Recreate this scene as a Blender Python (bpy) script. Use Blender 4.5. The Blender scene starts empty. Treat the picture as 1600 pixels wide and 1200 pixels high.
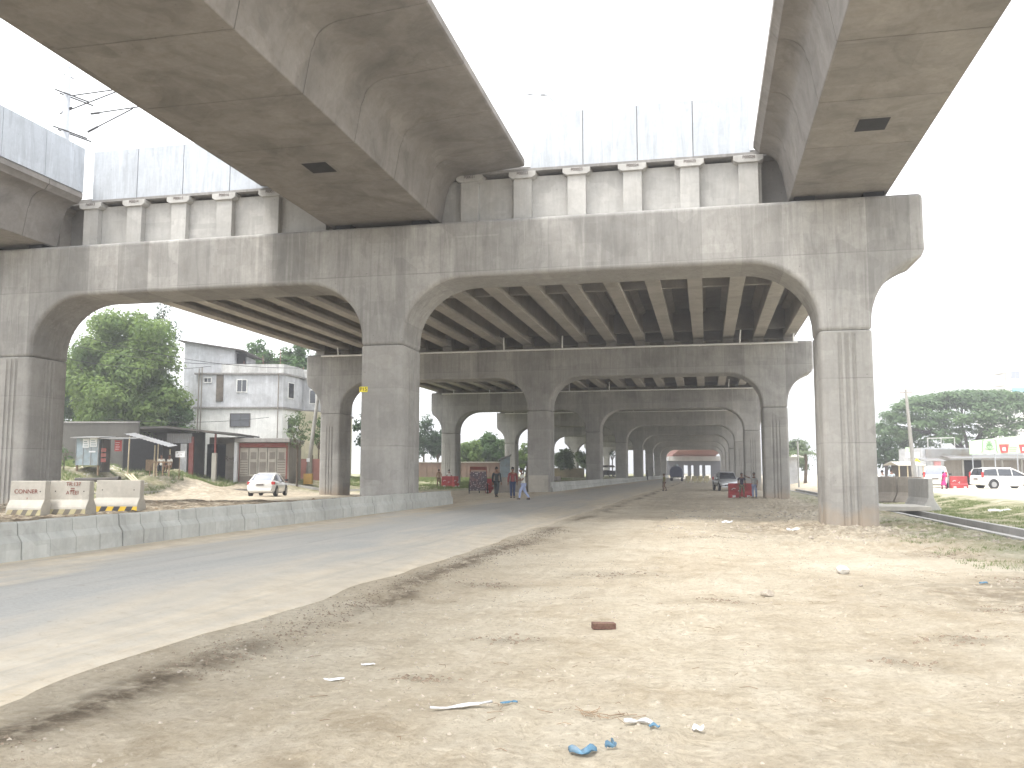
import bpy, bmesh, math, random
import numpy as np
from mathutils import Vector, Matrix
R = math.radians
rnd = random.Random(7)
npr = np.random.RandomState(11)
scene = bpy.context.scene
col = scene.collection

# ------------------------------------------------------------------ camera
EYE = 1.6
PITCH, YAW = R(5.710), R(12.278)
cam = bpy.data.objects.new('camera', bpy.data.cameras.new('camera'))
cam.data.sensor_width = 36; cam.data.lens = 1390/1600*36
cam.data.clip_start = 0.05; cam.data.clip_end = 3000
cam.location = (0, 0, EYE); cam.rotation_euler = (R(90)+PITCH, 0, YAW)
col.objects.link(cam); scene.camera = cam

# ------------------------------------------------------------------ sky, sun, exposure
SUN_EL, SUN_AZ = R(66), R(222)          # azimuth clockwise from +Y
w = bpy.data.worlds.new('World'); scene.world = w; w.use_nodes = True
nt = w.node_tree; nt.nodes.clear()
sky = nt.nodes.new('ShaderNodeTexSky'); sky.sky_type = 'NISHITA'; sky.sun_disc = False
sky.sun_elevation = SUN_EL; sky.sun_rotation = SUN_AZ; sky.dust_density = 4; sky.ozone_density = 1
hs = nt.nodes.new('ShaderNodeHueSaturation'); hs.inputs['Saturation'].default_value = .18
mx = nt.nodes.new('ShaderNodeMixRGB'); mx.inputs[0].default_value = .62; mx.inputs[2].default_value = (10.6, 10.8, 11.0, 1)
bg = nt.nodes.new('ShaderNodeBackground'); bg.inputs[1].default_value = .13
wo = nt.nodes.new('ShaderNodeOutputWorld')
nt.links.new(sky.outputs[0], hs.inputs['Color']); nt.links.new(hs.outputs[0], mx.inputs[1])
nt.links.new(mx.outputs[0], bg.inputs[0]); nt.links.new(bg.outputs[0], wo.inputs[0])
sl = bpy.data.lights.new('sun', 'SUN'); sl.energy = 1.9; sl.angle = R(16); sl.color = (1, .96, .9)
so = bpy.data.objects.new('sun', sl); col.objects.link(so)
so.rotation_euler = (R(90)-SUN_EL, 0, math.pi-SUN_AZ)
scene.view_settings.view_transform = 'Standard'; scene.view_settings.look = 'None'
scene.view_settings.exposure = 1.34; scene.view_settings.gamma = 1
scene.cycles.max_bounces = 8; scene.cycles.diffuse_bounces = 5

# ------------------------------------------------------------------ helpers
def P(x, y, D):
    "point that lies D metres along the camera axis at a place of the photograph"
    cx, cy, f = 800., 600., 1390.
    F = Vector((-math.sin(YAW)*math.cos(PITCH), math.cos(YAW)*math.cos(PITCH), math.sin(PITCH)))
    Rr = Vector((math.cos(YAW), math.sin(YAW), 0)); U = Rr.cross(F)
    return Vector((0, 0, EYE)) + (F + Rr*((x-cx)/f) - U*((y-cy)/f))*D
def G(x, y, z=0.):
    a = P(x, y, 1.) - Vector((0, 0, EYE)); t = (z-EYE)/a.z
    return Vector((0, 0, EYE)) + a*t

def tag(o, label=None, cat=None, group=None, kind=None):
    if label: o['label'] = label
    if cat: o['category'] = cat
    if group: o['group'] = group
    if kind: o['kind'] = kind
    return o
def empty(name, loc=(0, 0, 0), rz=0., label=None, cat=None, group=None):
    o = bpy.data.objects.new(name, None); col.objects.link(o); o.location = loc; o.rotation_euler = (0, 0, rz)
    o.empty_display_size = .1
    return tag(o, label, cat, group)
def kids(o): return [c for c in bpy.data.objects if c.parent == o]
def copy_tree(o, parent=None):
    ch = kids(o)
    c = o.copy(); col.objects.link(c); c.parent = parent
    for k in ch: copy_tree(k, c)
    return c

class MB:
    def __init__(s): s.v = []; s.f = []; s.m = []
    def add(s, vs, fs, m=0, M=None):
        n = len(s.v)
        for p in vs: s.v.append(tuple(M @ Vector(p)) if M is not None else tuple(p))
        for f in fs: s.f.append(tuple(i+n for i in f)); s.m.append(m)
        return s
    def box(s, x0, x1, y0, y1, z0, z1, m=0, M=None):
        vs = [(x0,y0,z0),(x1,y0,z0),(x1,y1,z0),(x0,y1,z0),(x0,y0,z1),(x1,y0,z1),(x1,y1,z1),(x0,y1,z1)]
        return s.add(vs, [(3,2,1,0),(4,5,6,7),(0,1,5,4),(1,2,6,5),(2,3,7,6),(3,0,4,7)], m, M)
    def cbox(s, c, sz, m=0, M=None):
        return s.box(c[0]-sz[0]/2,c[0]+sz[0]/2,c[1]-sz[1]/2,c[1]+sz[1]/2,c[2]-sz[2]/2,c[2]+sz[2]/2,m,M)
    def tube(s, pts, rs, seg=8, m=0, cap=True, M=None):
        pts = [Vector(p) for p in pts]
        if not hasattr(rs, '__len__'): rs = [rs]*len(pts)
        vs = []; prev = None
        for i, p in enumerate(pts):
            d = (pts[min(i+1, len(pts)-1)]-pts[max(i-1, 0)])
            if d.length < 1e-9: d = Vector((0,0,1))
            d.normalize()
            if prev is None: a = d.cross(Vector((0,0,1)) if abs(d.z) < .9 else Vector((1,0,0))).normalized()
            else:
                a = prev - d*prev.dot(d); a.normalize()
            prev = a; b = d.cross(a)
            for k in range(seg):
                t = 2*math.pi*k/seg
                vs.append(p+(a*math.cos(t)+b*math.sin(t))*rs[i])
        fs = []
        for i in range(len(pts)-1):
            for k in range(seg):
                k2 = (k+1) % seg
                fs.append((i*seg+k, i*seg+k2, (i+1)*seg+k2, (i+1)*seg+k))
        if cap: fs += [tuple(range(seg-1, -1, -1)), tuple(range((len(pts)-1)*seg, len(pts)*seg))]
        return s.add(vs, fs, m, M)
    def loft(s, rings, m=0, cap=True, M=None, closed=True):
        n = len(rings[0]); vs = [p for r in rings for p in r]; fs = []
        for i in range(len(rings)-1):
            for k in range(n if closed else n-1):
                k2 = (k+1) % n
                fs.append((i*n+k, i*n+k2, (i+1)*n+k2, (i+1)*n+k))
        if cap: fs += [tuple(range(n-1, -1, -1)), tuple(range((len(rings)-1)*n, len(rings)*n))]
        return s.add(vs, fs, m, M)
    def prism_y(s, poly, y0, y1, m=0, M=None):     # polygon in x,z extruded along y
        return s.loft([[(x, y0, z) for x, z in poly], [(x, y1, z) for x, z in poly]], m, True, M)
    def prism_x(s, poly, x0, x1, m=0, M=None):     # polygon in y,z
        return s.loft([[(x0, y, z) for y, z in poly], [(x1, y, z) for y, z in poly]], m, True, M)
    def prism_z(s, poly, z0, z1, m=0, M=None):
        return s.loft([[(x, y, z0) for x, y in poly], [(x, y, z1) for x, y in poly]], m, True, M)
    def cyl(s, c, r, h, axis='z', seg=16, m=0, M=None):
        c = Vector(c); d = {'x': Vector((1,0,0)), 'y': Vector((0,1,0)), 'z': Vector((0,0,1))}[axis]
        return s.tube([c-d*h/2, c+d*h/2], r, seg, m, True, M)
    def ball(s, c, r, m=0, nu=12, nv=8, M=None):
        if not hasattr(r, '__len__'): r = (r, r, r)
        rings = []
        for i in range(nv+1):
            t = math.pi*(i+.0)/nv; t = min(max(t, .05), math.pi-.05)
            rings.append([(c[0]+r[0]*math.sin(t)*math.cos(2*math.pi*k/nu), c[1]+r[1]*math.sin(t)*math.sin(2*math.pi*k/nu), c[2]-r[2]*math.cos(t)) for k in range(nu)])
        return s.loft(rings, m, True, M)
    def build(s, name, mats, parent=None, smooth=False, bevel=0, seg=2, angle=35):
        me = bpy.data.meshes.new(name); me.from_pydata(s.v, [], s.f)
        if not isinstance(mats, (list, tuple)): mats = [mats]
        for m in mats: me.materials.append(m)
        if len(mats) > 1: me.polygons.foreach_set('material_index', s.m)
        me.update()
        bm = bmesh.new(); bm.from_mesh(me); bmesh.ops.recalc_face_normals(bm, faces=bm.faces); bm.to_mesh(me); bm.free()
        if smooth: me.shade_smooth(); me.set_sharp_from_angle(angle=R(angle))
        o = bpy.data.objects.new(name, me); col.objects.link(o); o.parent = parent
        if bevel:
            b = o.modifiers.new('bevel', 'BEVEL'); b.width = bevel; b.segments = seg; b.limit_method = 'ANGLE'; b.angle_limit = R(40)
            b.harden_normals = False
        return o
def text_mesh(name, body, size, mat, parent, M, depth=.004, sx=1.0):
    cu = bpy.data.curves.new(name, 'FONT'); cu.body = body; cu.size = size; cu.extrude = depth; cu.align_x = 'CENTER'; cu.align_y = 'CENTER'
    t = bpy.data.objects.new(name, cu); col.objects.link(t)
    dg = bpy.context.evaluated_depsgraph_get(); me = bpy.data.meshes.new_from_object(t.evaluated_get(dg))
    bpy.data.objects.remove(t); bpy.data.curves.remove(cu)
    me.name = name; me.materials.clear(); me.materials.append(mat)
    me.transform(M @ Matrix.Diagonal((sx, 1, 1, 1)))
    o = bpy.data.objects.new(name, me); col.objects.link(o); o.parent = parent
    return o
FACE = Matrix.Rotation(R(90), 4, 'X')       # text lying in xy -> standing, facing -y

# ------------------------------------------------------------------ value noise for terrain
def vnoise(x, y, seed=0):
    xi = np.floor(x).astype(np.int64); yi = np.floor(y).astype(np.int64); xf = x-xi; yf = y-yi
    def hsh(a, b):
        n = (a*374761393 + b*668265263 + seed*1442695041) & 0x7fffffff
        n = ((n ^ (n >> 13))*1274126177) & 0x7fffffff
        return ((n ^ (n >> 16)) & 0xffff)/65535.
    u = xf*xf*(3-2*xf); v = yf*yf*(3-2*yf)
    return (hsh(xi, yi)*(1-u)+hsh(xi+1, yi)*u)*(1-v)+(hsh(xi, yi+1)*(1-u)+hsh(xi+1, yi+1)*u)*v
def fbm(x, y, oct=4, seed=0):
    s = 0; a = .5; t = 0
    for i in range(oct): s = s+a*vnoise(x*2**i+17.3*i, y*2**i-9.1*i, seed+i); t += a; a *= .5
    return s/t
def sm(t): t = np.clip(t, 0, 1); return t*t*(3-2*t)

# ------------------------------------------------------------------ materials
def new_mat(name):
    m = bpy.data.materials.new(name); m.use_nodes = True; t = m.node_tree; t.nodes.clear()
    o = t.nodes.new('ShaderNodeOutputMaterial'); b = t.nodes.new('ShaderNodeBsdfPrincipled'); t.links.new(b.outputs[0], o.inputs[0])
    return m, t, b, o
def nd(t, typ, **kw):
    n = t.nodes.new(typ)
    for k, v in kw.items(): setattr(n, k, v)
    return n
def mapped(t, src, sc, loc=(0, 0, 0)):
    mp = nd(t, 'ShaderNodeMapping'); mp.inputs['Scale'].default_value = sc; mp.inputs['Location'].default_value = loc
    t.links.new(src, mp.inputs[0]); return mp.outputs[0]
def noise(t, src, scale, detail=4, rough=.55, dist=0):
    n = nd(t, 'ShaderNodeTexNoise'); n.inputs['Scale'].default_value = scale; n.inputs['Detail'].default_value = detail
    n.inputs['Roughness'].default_value = rough; n.inputs['Distortion'].default_value = dist
    t.links.new(src, n.inputs['Vector']); return n.outputs['Fac']
def ramp(t, fac, stops):
    r = nd(t, 'ShaderNodeValToRGB'); e = r.color_ramp.elements
    while len(e) > len(stops): e.remove(e[-1])
    while len(e) < len(stops): e.new(.5)
    for k, (p, c) in enumerate(stops):
        e[k].position = p; e[k].color = (c[0], c[1], c[2], 1) if hasattr(c, '__len__') else (c, c, c, 1)
    t.links.new(fac, r.inputs[0]); return r.outputs[0]
def mix(t, fac, a, b, mode='MIX'):
    m = nd(t, 'ShaderNodeMixRGB', blend_type=mode)
    for i, v in ((0, fac), (1, a), (2, b)):
        if hasattr(v, 'is_linked') or isinstance(v, bpy.types.NodeSocket): t.links.new(v, m.inputs[i])
        elif i == 0: m.inputs[0].default_value = v
        else: m.inputs[i].default_value = (v[0], v[1], v[2], 1)
    return m.outputs[0]
def math_(t, op, a, b=0., c=None):
    m = nd(t, 'ShaderNodeMath', operation=op)
    for i, v in ((0, a), (1, b), (2, c)):
        if v is None: continue
        if isinstance(v, bpy.types.NodeSocket): t.links.new(v, m.inputs[i])
        else: m.inputs[i].default_value = v
    return m.outputs[0]
def maprange(t, v, a, b, c=0., d=1.):
    m = nd(t, 'ShaderNodeMapRange'); t.links.new(v, m.inputs[0])
    for i, q in enumerate((a, b, c, d)): m.inputs[i+1].default_value = q
    return m.outputs[0]
def wpos(t): return nd(t, 'ShaderNodeNewGeometry').outputs['Position']
def bump(t, b, h, strength=.3, dist=.02):
    n = nd(t, 'ShaderNodeBump'); n.inputs['Strength'].default_value = strength; n.inputs['Distance'].default_value = dist
    t.links.new(h, n.inputs['Height']); t.links.new(n.outputs[0], b.inputs['Normal'])

def concrete(name, base, vary=.35, streak=.35, panel=1.2, stainz=None, warm=0., light=1., pax='x', scale=1., patch=.8, lifts=()):
    m, t, b, o = new_mat(name); pos = wpos(t)
    sx = nd(t, 'ShaderNodeSeparateXYZ'); t.links.new(pos, sx.inputs[0])
    n1 = noise(t, mapped(t, pos, (1, 1, .8)), .45*scale, 8, .66, .8)
    n2 = noise(t, mapped(t, pos, (4.5, 4.5, .55)), 1.0, 7, .7, .9)
    n3 = noise(t, pos, 9, 6, .7)
    c0 = Vector(base)
    lo = tuple(c0*(1-vary)); hi = tuple(c0*(1+vary*.55))
    c = ramp(t, n1, [(.28, lo), (.5, tuple(c0)), (.74, hi)])
    # runs of water and cement paste down the face
    c = mix(t, maprange(t, n2, .48, .66, 0, streak), c, tuple(c0*.58))
    c = mix(t, maprange(t, noise(t, mapped(t, pos, (4.3, 4.3, .22), (7, 3, 1)), 1.3, 5, .66), .54, .66, 0, streak*.8), c, tuple(c0*1.4))
    c = mix(t, maprange(t, noise(t, pos, 1.15*scale, 8, .7, 1.2), .47, .74, 0, vary*1.25), c, (c0[0]*.62, c0[1]*.57, c0[2]*.52))
    if panel:
        fl = math_(t, 'FLOOR', math_(t, 'DIVIDE', sx.outputs[0 if pax == 'x' else 1], panel))
        wn = nd(t, 'ShaderNodeTexWhiteNoise', noise_dimensions='1D'); t.links.new(fl, wn.inputs['W'])
        c = mix(t, 1., c, ramp(t, wn.outputs['Value'], [(0, .80), (1, 1.16)]), 'MULTIPLY')
        fr = math_(t, 'ABSOLUTE', math_(t, 'SUBTRACT', math_(t, 'FRACT', math_(t, 'DIVIDE', sx.outputs[0 if pax == 'x' else 1], panel)), .5))
        ln = maprange(t, fr, .488, .499, 0, .45)
        c = mix(t, math_(t, 'MULTIPLY', ln, maprange(t, n1, .3, .7, .2, 1)), c, tuple(c0*.45))
    # rectangular repair and casting patches
    for sc_, am in ((.55, .07), (1.7, .05)):
        vc = nd(t, 'ShaderNodeTexVoronoi', distance='CHEBYCHEV'); vc.inputs['Scale'].default_value = sc_; t.links.new(mapped(t, pos, (1, 1, 1.3)), vc.inputs['Vector'])
        sp = nd(t, 'ShaderNodeSeparateXYZ'); t.links.new(vc.outputs['Color'], sp.inputs[0])
        c = mix(t, patch, c, mix(t, 1., c, ramp(t, sp.outputs[0], [(0, 1-am*1.6), (.5, 1.), (1, 1+am*1.4)]), 'MULTIPLY'))
    for zl in lifts:
        dz_ = math_(t, 'ABSOLUTE', math_(t, 'SUBTRACT', sx.outputs[2], zl))
        c = mix(t, math_(t, 'MULTIPLY', maprange(t, dz_, .022, .008, 0, .6), maprange(t, n1, .4, .6, .1, 1)), c, tuple(c0*.5))
        c = mix(t, math_(t, 'MULTIPLY', maprange(t, math_(t, 'SUBTRACT', zl, sx.outputs[2]), 0, .02, 0, 1), maprange(t, math_(t, 'SUBTRACT', zl, sx.outputs[2]), .8, .02, 0, .25)), c, tuple(c0*1.25))
    # blow holes and small patches
    vo = nd(t, 'ShaderNodeTexVoronoi'); vo.inputs['Scale'].default_value = 2.3; t.links.new(pos, vo.inputs['Vector'])
    c = mix(t, maprange(t, vo.outputs['Distance'], .05, .03, 0, .6), c, tuple(c0*.35))
    c = mix(t, maprange(t, n3, .35, .7, .0, .28), c, tuple(c0*.62))
    if stainz is not None:
        zz = math_(t, 'ADD', sx.outputs[2], maprange(t, noise(t, pos, 1.4, 4), .3, .7, -.35, .35))
        c = mix(t, maprange(t, zz, stainz, stainz-.6, 0, .6), c, (.36, .28, .20))
    t.links.new(c, b.inputs['Base Color']); b.inputs['Roughness'].default_value = .88
    hgt = math_(t, 'ADD', math_(t, 'MULTIPLY', n3, .5), noise(t, pos, 60, 3, .7))
    bump(t, b, hgt, .35, .012)
    return m
def simple(name, c, rough=.6, metal=0., vary=.12, sc=4., spec=.4, coat=0., dirt=0.):
    m, t, b, o = new_mat(name); pos = wpos(t)
    n = noise(t, pos, sc, 5, .6); cc = Vector(c)
    k = ramp(t, n, [(.3, tuple(cc*(1-vary))), (.7, tuple(cc*(1+vary)))])
    if dirt:
        k = mix(t, maprange(t, noise(t, pos, sc*.6, 6, .7), .48, .7, 0, dirt), k, (.2, .15, .1))
    t.links.new(k, b.inputs['Base Color']); b.inputs['Roughness'].default_value = rough; b.inputs['Metallic'].default_value = metal
    b.inputs['Specular IOR Level'].default_value = spec; b.inputs['Coat Weight'].default_value = coat
    return m
def leafmat(name, a, b_, trans=.35, sc=.8):
    m, t, b, o = new_mat(name); pos = wpos(t)
    n = noise(t, pos, sc, 3, .6); n2 = noise(t, pos, sc*9, 2, .5)
    c = ramp(t, math_(t, 'ADD', math_(t, 'MULTIPLY', n, .6), math_(t, 'MULTIPLY', n2, .4)), [(.32, a), (.68, b_)])
    t.links.new(c, b.inputs['Base Color']); b.inputs['Roughness'].default_value = .55; b.inputs['Specular IOR Level'].default_value = .3
    tr = nd(t, 'ShaderNodeBsdfTranslucent'); t.links.new(mix(t, .5, c, tuple(Vector(b_)*1.6)), tr.inputs[0])
    ms = nd(t, 'ShaderNodeMixShader'); ms.inputs[0].default_value = trans
    t.links.new(b.outputs[0], ms.inputs[1]); t.links.new(tr.outputs[0], ms.inputs[2]); t.links.new(ms.outputs[0], o.inputs[0])
    return m

M = {}
M['bent'] = concrete('bent concrete', (.325, .316, .301), .3, .55, 1.23, lifts=(8.3,))
M['pier'] = concrete('pier concrete', (.328, .318, .30), .26, .26, 0, stainz=.75, lifts=(4.45, 2.5))
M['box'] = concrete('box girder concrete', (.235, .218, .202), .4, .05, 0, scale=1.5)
M['igirder'] = concrete('i girder concrete', (.37, .345, .315), .22, .15, 0)
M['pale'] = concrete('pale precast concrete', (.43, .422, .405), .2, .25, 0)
M['panel'] = concrete('noise wall concrete', (.46, .49, .53), .1, .5, 0, patch=.3)
M['slab'] = concrete('deck slab concrete', (.25, .24, .23), .2, .1, 0)
M['kerb'] = concrete('kerb wall concrete', (.42, .425, .40), .3, .12, 0, scale=2., patch=1.)
M['jersey'] = concrete('cast barrier concrete', (.46, .435, .385), .2, .15, 0)
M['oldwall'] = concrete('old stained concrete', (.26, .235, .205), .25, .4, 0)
M['plaster'] = concrete('bare plaster', (.50, .51, .53), .3, .4, 0, scale=1.4)
M['whitewash'] = concrete('whitewashed plaster', (.74, .74, .72), .1, .3, 0)
M['slabedge'] = concrete('mouldy slab edge', (.27, .26, .25), .45, .6, 0)
M['cream'] = concrete('cream plaster', (.55, .51, .38), .15, .3, 0)
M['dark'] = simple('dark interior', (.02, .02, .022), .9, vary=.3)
M['steel'] = simple('galvanised steel', (.45, .47, .5), .4, .7)
M['white'] = simple('white paint', (.76, .76, .75), .35, spec=.5, coat=.6, vary=.02)
M['silver'] = simple('silver paint', (.5, .51, .53), .3, .5, coat=.6, vary=.03)
M['glass'] = simple('dark glass', (.035, .04, .05), .08, spec=.8, vary=.2)
M['skyglass'] = simple('glass with painted sky reflection', (.25, .27, .34), .1, spec=.9, vary=.1)  # sky reflection put into the base colour of the pane
M['tyre'] = simple('tyre rubber', (.03, .03, .032), .85)
M['rim'] = simple('wheel rim', (.35, .35, .36), .35, .8)
M['taillight'] = simple('red lamp glass', (.45, .03, .03), .25)
M['headlight'] = simple('clear lamp glass', (.75, .77, .8), .15)
M['black'] = simple('black plastic', (.025, .025, .028), .6)
M['red'] = simple('red plastic', (.42, .055, .06), .55, dirt=.45)
M['redpaint'] = simple('faded red paint', (.26, .08, .07), .7, dirt=.5)
M['rust'] = simple('rust red steel', (.30, .14, .12), .7, dirt=.2, sc=1.)
M['yellow'] = simple('yellow paint', (.62, .42, .04), .6, dirt=.3)
M['stripe_black'] = simple('black stripe paint', (.05, .05, .055), .7, dirt=.4)
M['plateyellow'] = simple('yellow plate', (.8, .68, .05), .5, vary=.03)
M['ink'] = simple('dark lettering', (.06, .035, .03), .8)
M['grafred'] = simple('red brown brushed paint', (.22, .07, .05), .8)
M['paper'] = simple('white paper', (.75, .76, .78), .7, vary=.06)
M['bluepaint'] = simple('blue grey sheet', (.30, .36, .40), .5, .2, dirt=.55)
M['bluecloth'] = simple('blue plastic sheet', (.08, .18, .27), .5, vary=.4, sc=14, dirt=.45)
M['navy'] = simple('navy blue tank paint', (.07, .08, .14), .5)
M['tin'] = simple('corrugated tin', (.27, .27, .275), .45, .5, dirt=.6, sc=1.2)
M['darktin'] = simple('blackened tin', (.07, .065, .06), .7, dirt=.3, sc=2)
M['wood'] = simple('weathered wood', (.24, .17, .11), .8, vary=.3, sc=6)
M['bamboo'] = simple('bamboo', (.52, .44, .3), .6, vary=.2)
M['brick'] = simple('fired clay brick', (.12, .065, .05), .9, vary=.4, sc=30, dirt=.75)
M['stone'] = simple('grey stone', (.32, .28, .23), .9, vary=.35, sc=20)
M['palestone'] = simple('pale stone', (.52, .49, .44), .85, vary=.15, sc=20)
M['skin'] = simple('brown skin', (.20, .105, .065), .55, vary=.05)
M['hair'] = simple('black hair', (.012, .011, .01), .6)
M['bark'] = simple('tree bark', (.12, .09, .065), .9, vary=.35, sc=5)
M['darkbark'] = simple('dark bark', (.06, .05, .045), .9, vary=.35, sc=5)
M['pole'] = concrete('pole concrete', (.34, .33, .31), .2, .3, 0)
M['wire'] = simple('black wire', (.03, .03, .03), .6)
M['leaf_fresh'] = leafmat('fresh green leaves', (.045, .10, .028), (.20, .275, .07), .42, .5)
M['leaf_mid'] = leafmat('mid green leaves', (.028, .065, .02), (.085, .16, .045), .3)
M['leaf_dark'] = leafmat('dark green leaves', (.018, .04, .018), (.05, .09, .035), .25)
M['leaf_rain'] = leafmat('feathery canopy leaves', (.06, .11, .055), (.14, .21, .09), .35, .35)
M['leaf_pale'] = leafmat('pale dusty leaves', (.07, .11, .05), (.17, .22, .11), .3)
M['grass'] = leafmat('grass blades', (.09, .13, .04), (.22, .27, .10), .3, 1.2)
M['drygrass'] = leafmat('dry weeds', (.16, .15, .07), (.3, .27, .14), .2, 1.2)

# ground material: dirt, sand, grass and damp crumbs by painted masks
def ground_mat():
    m, t, b, o = new_mat('dry dirt'); pos = wpos(t)
    def attr(n): a = nd(t, 'ShaderNodeAttribute'); a.attribute_name = n; return a.outputs['Fac']
    flat = mapped(t, pos, (1, 1, .3))
    n1 = noise(t, flat, .35, 7, .65, .6); n2 = noise(t, flat, 1.7, 8, .68, .5); n3 = noise(t, flat, 14, 6, .72); n4 = noise(t, flat, 70, 3, .7)
    dirt = ramp(t, n2, [(.28, (.40, .325, .23)), (.45, (.54, .46, .34)), (.58, (.61, .53, .41)), (.75, (.70, .63, .51))])
    dirt = mix(t, maprange(t, n1, .40, .62, 0, .7), dirt, (.72, .655, .53))
    # tyre tracks running with the road
    tr = noise(t, mapped(t, pos, (2.4, .12, 1), (3, 0, 0)), 1.2, 5, .65, .8)
    dirt = mix(t, maprange(t, tr, .52, .75, 0, .35), dirt, (.42, .35, .255))
    tr2 = noise(t, mapped(t, pos, (1.3, .2, 1), (9, 0, 0)), 1.5, 6, .7, 1.4)
    dirt = mix(t, maprange(t, tr2, .56, .72, 0, .32), dirt, (.74, .69, .58))
    dirt = mix(t, maprange(t, n3, .5, .62, 0, .36), dirt, (.35, .28, .20))
    dirt = mix(t, maprange(t, n3, .44, .34, 0, .45), dirt, (.74, .67, .55))
    vo = nd(t, 'ShaderNodeTexVoronoi'); vo.inputs['Scale'].default_value = 9; t.links.new(flat, vo.inputs['Vector'])
    blot = noise(t, flat, .8, 8, .72, 1.5)
    dirt = mix(t, maprange(t, blot, .55, .66, 0, .42), dirt, (.38, .31, .225))
    crk = noise(t, flat, 5.5, 9, .78, 2.2)
    dirt = mix(t, maprange(t, crk, .56, .62, 0, .45), dirt, (.36, .29, .21))
    dirt = mix(t, maprange(t, crk, .42, .36, 0, .5), dirt, (.74, .68, .57))
    v2 = nd(t, 'ShaderNodeTexVoronoi'); v2.inputs['Scale'].default_value = 34; t.links.new(flat, v2.inputs['Vector'])
    dirt = mix(t, math_(t, 'MULTIPLY', maprange(t, v2.outputs['Distance'], .2, .12, 0, 1), maprange(t, noise(t, flat, 2.4, 5, .7), .5, .64, 0, .6)), dirt, (.24, .18, .12))
    peb = math_(t, 'MULTIPLY', maprange(t, vo.outputs['Distance'], .14, .08, 0, 1), maprange(t, n2, .5, .62, 0, .7))
    dirt = mix(t, peb, dirt, (.2, .15, .1))
    sand = ramp(t, n2, [(.3, (.62, .56, .45)), (.7, (.78, .73, .62))])
    c = mix(t, attr('sand'), dirt, sand)
    damp = ramp(t, n3, [(.3, (.10, .078, .055)), (.7, (.26, .21, .15))])
    dm = math_(t, 'MULTIPLY', attr('damp'), maprange(t, noise(t, flat, 3.1, 6, .7), .36, .56, 0, 1))
    c = mix(t, dm, c, damp)
    gr = ramp(t, n3, [(.3, (.07, .11, .03)), (.7, (.22, .25, .09))])
    gm = math_(t, 'MULTIPLY', attr('grassy'), maprange(t, noise(t, flat, 1.1, 7, .75), .36, .56, 0, 1))
    c = mix(t, gm, c, gr)
    t.links.new(c, b.inputs['Base Color']); b.inputs['Roughness'].default_value = .95; b.inputs['Specular IOR Level'].default_value = .15
    h = math_(t, 'ADD', math_(t, 'MULTIPLY', n2, .8), math_(t, 'ADD', math_(t, 'MULTIPLY', n3, .5), math_(t, 'MULTIPLY', n4, .18)))
    h = math_(t, 'ADD', h, math_(t, 'MULTIPLY', noise(t, flat, 5.5, 9, .78, 2.2), .8))
    bump(t, b, h, 1., .11)
    return m
M['ground'] = ground_mat()
def road_mat():
    m, t, b, o = new_mat('dusty asphalt'); pos = wpos(t)
    s = nd(t, 'ShaderNodeSeparateXYZ'); t.links.new(pos, s.inputs[0])
    n1 = noise(t, mapped(t, pos, (1, .13, 1)), 1.1, 7, .65, .5); n2 = noise(t, pos, 26, 5, .7); n3 = noise(t, mapped(t, pos, (1, .3, 1)), .5, 5, .6)
    c = ramp(t, n2, [(.3, (.31, .31, .30)), (.7, (.40, .40, .385))])
    c = mix(t, maprange(t, s.outputs[1], 26, 60, 0, .6), c, (.50, .465, .41))  # lighter dust tone under the viaduct, offsetting the shade there in colour
    c = mix(t, maprange(t, n1, .40, .66, .1, .75), c, (.47, .445, .40))
    # wind-blown dust lying along both edges
    x = math_(t, 'ADD', s.outputs[0], maprange(t, n1, .3, .7, -.9, .9))
    right = maprange(t, x, -7.0, -4.6, 0, .97); left = maprange(t, x, -8.6, -9.4, 0, .9)
    f = math_(t, 'MAXIMUM', right, left)
    dust = ramp(t, noise(t, pos, 2.3, 7, .68), [(.3, (.44, .37, .27)), (.5, (.55, .475, .36)), (.75, (.65, .58, .46))])
    fine = noise(t, pos, 9, 8, .75, 1.)
    f = math_(t, 'MULTIPLY', f, maprange(t, fine, .35, .55, .72, 1))
    c = mix(t, f, c, dust)
    c = mix(t, maprange(t, fine, .55, .66, 0, .3), c, (.23, .19, .14))
    c = mix(t, maprange(t, noise(t, mapped(t, pos, (3.2, .07, 1), (4, 0, 0)), 1.4, 6, .7, .4), .54, .66, 0, .3), c, (.24, .235, .225))
    c = mix(t, maprange(t, n3, .56, .7, 0, .5), c, (.44, .40, .33))
    t.links.new(c, b.inputs['Base Color']); b.inputs['Roughness'].default_value = .9; b.inputs['Specular IOR Level'].default_value = .25
    bump(t, b, math_(t, 'ADD', n2, noise(t, pos, 3, 5, .6)), .3, .015)
    return m
M['road'] = road_mat()

# ------------------------------------------------------------------ terrain
CP = np.array([(-28,14,.35),(-28,30,.2),(-30,45,0),(-30,56,0),(-33,50,0),(-35,52.3,0),(-35.2,46,.05),(-33.4,62,0),(-29,64,.05),(-25,70,.12),(-20,80,.25),(-13,75,.5),(-27,62,.0),
 (-40.7,52.9,2.2),(-38,52.9,1.0),(-44,56,2.35),(-38.5,57.4,1.68),(-41,62,1.9),(-37.4,63.8,1.1),(-36.0,62.6,.5),(-35.0,66.4,1.22),(-33.5,65.5,.7),(-34.7,70,1.15),(-33.6,75,.9),(-40,72,1.4),(-28,74,.35),
 (-60,60,2.6),(-60,90,2.6),(-45,85,1.8),(-34,100,.95),(-20,100,.9),(-15,92,.55),(-34,112,.95),(-18,112,.9),(-50,40,2.0),(-42,38,.7),(-38,30,.3),(-45,20,.8),(-60,20,1.2),(-100,60,2.6),(-100,150,2),(-40,160,1.),(-20,200,.8),(-13,150,.8)])
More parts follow.
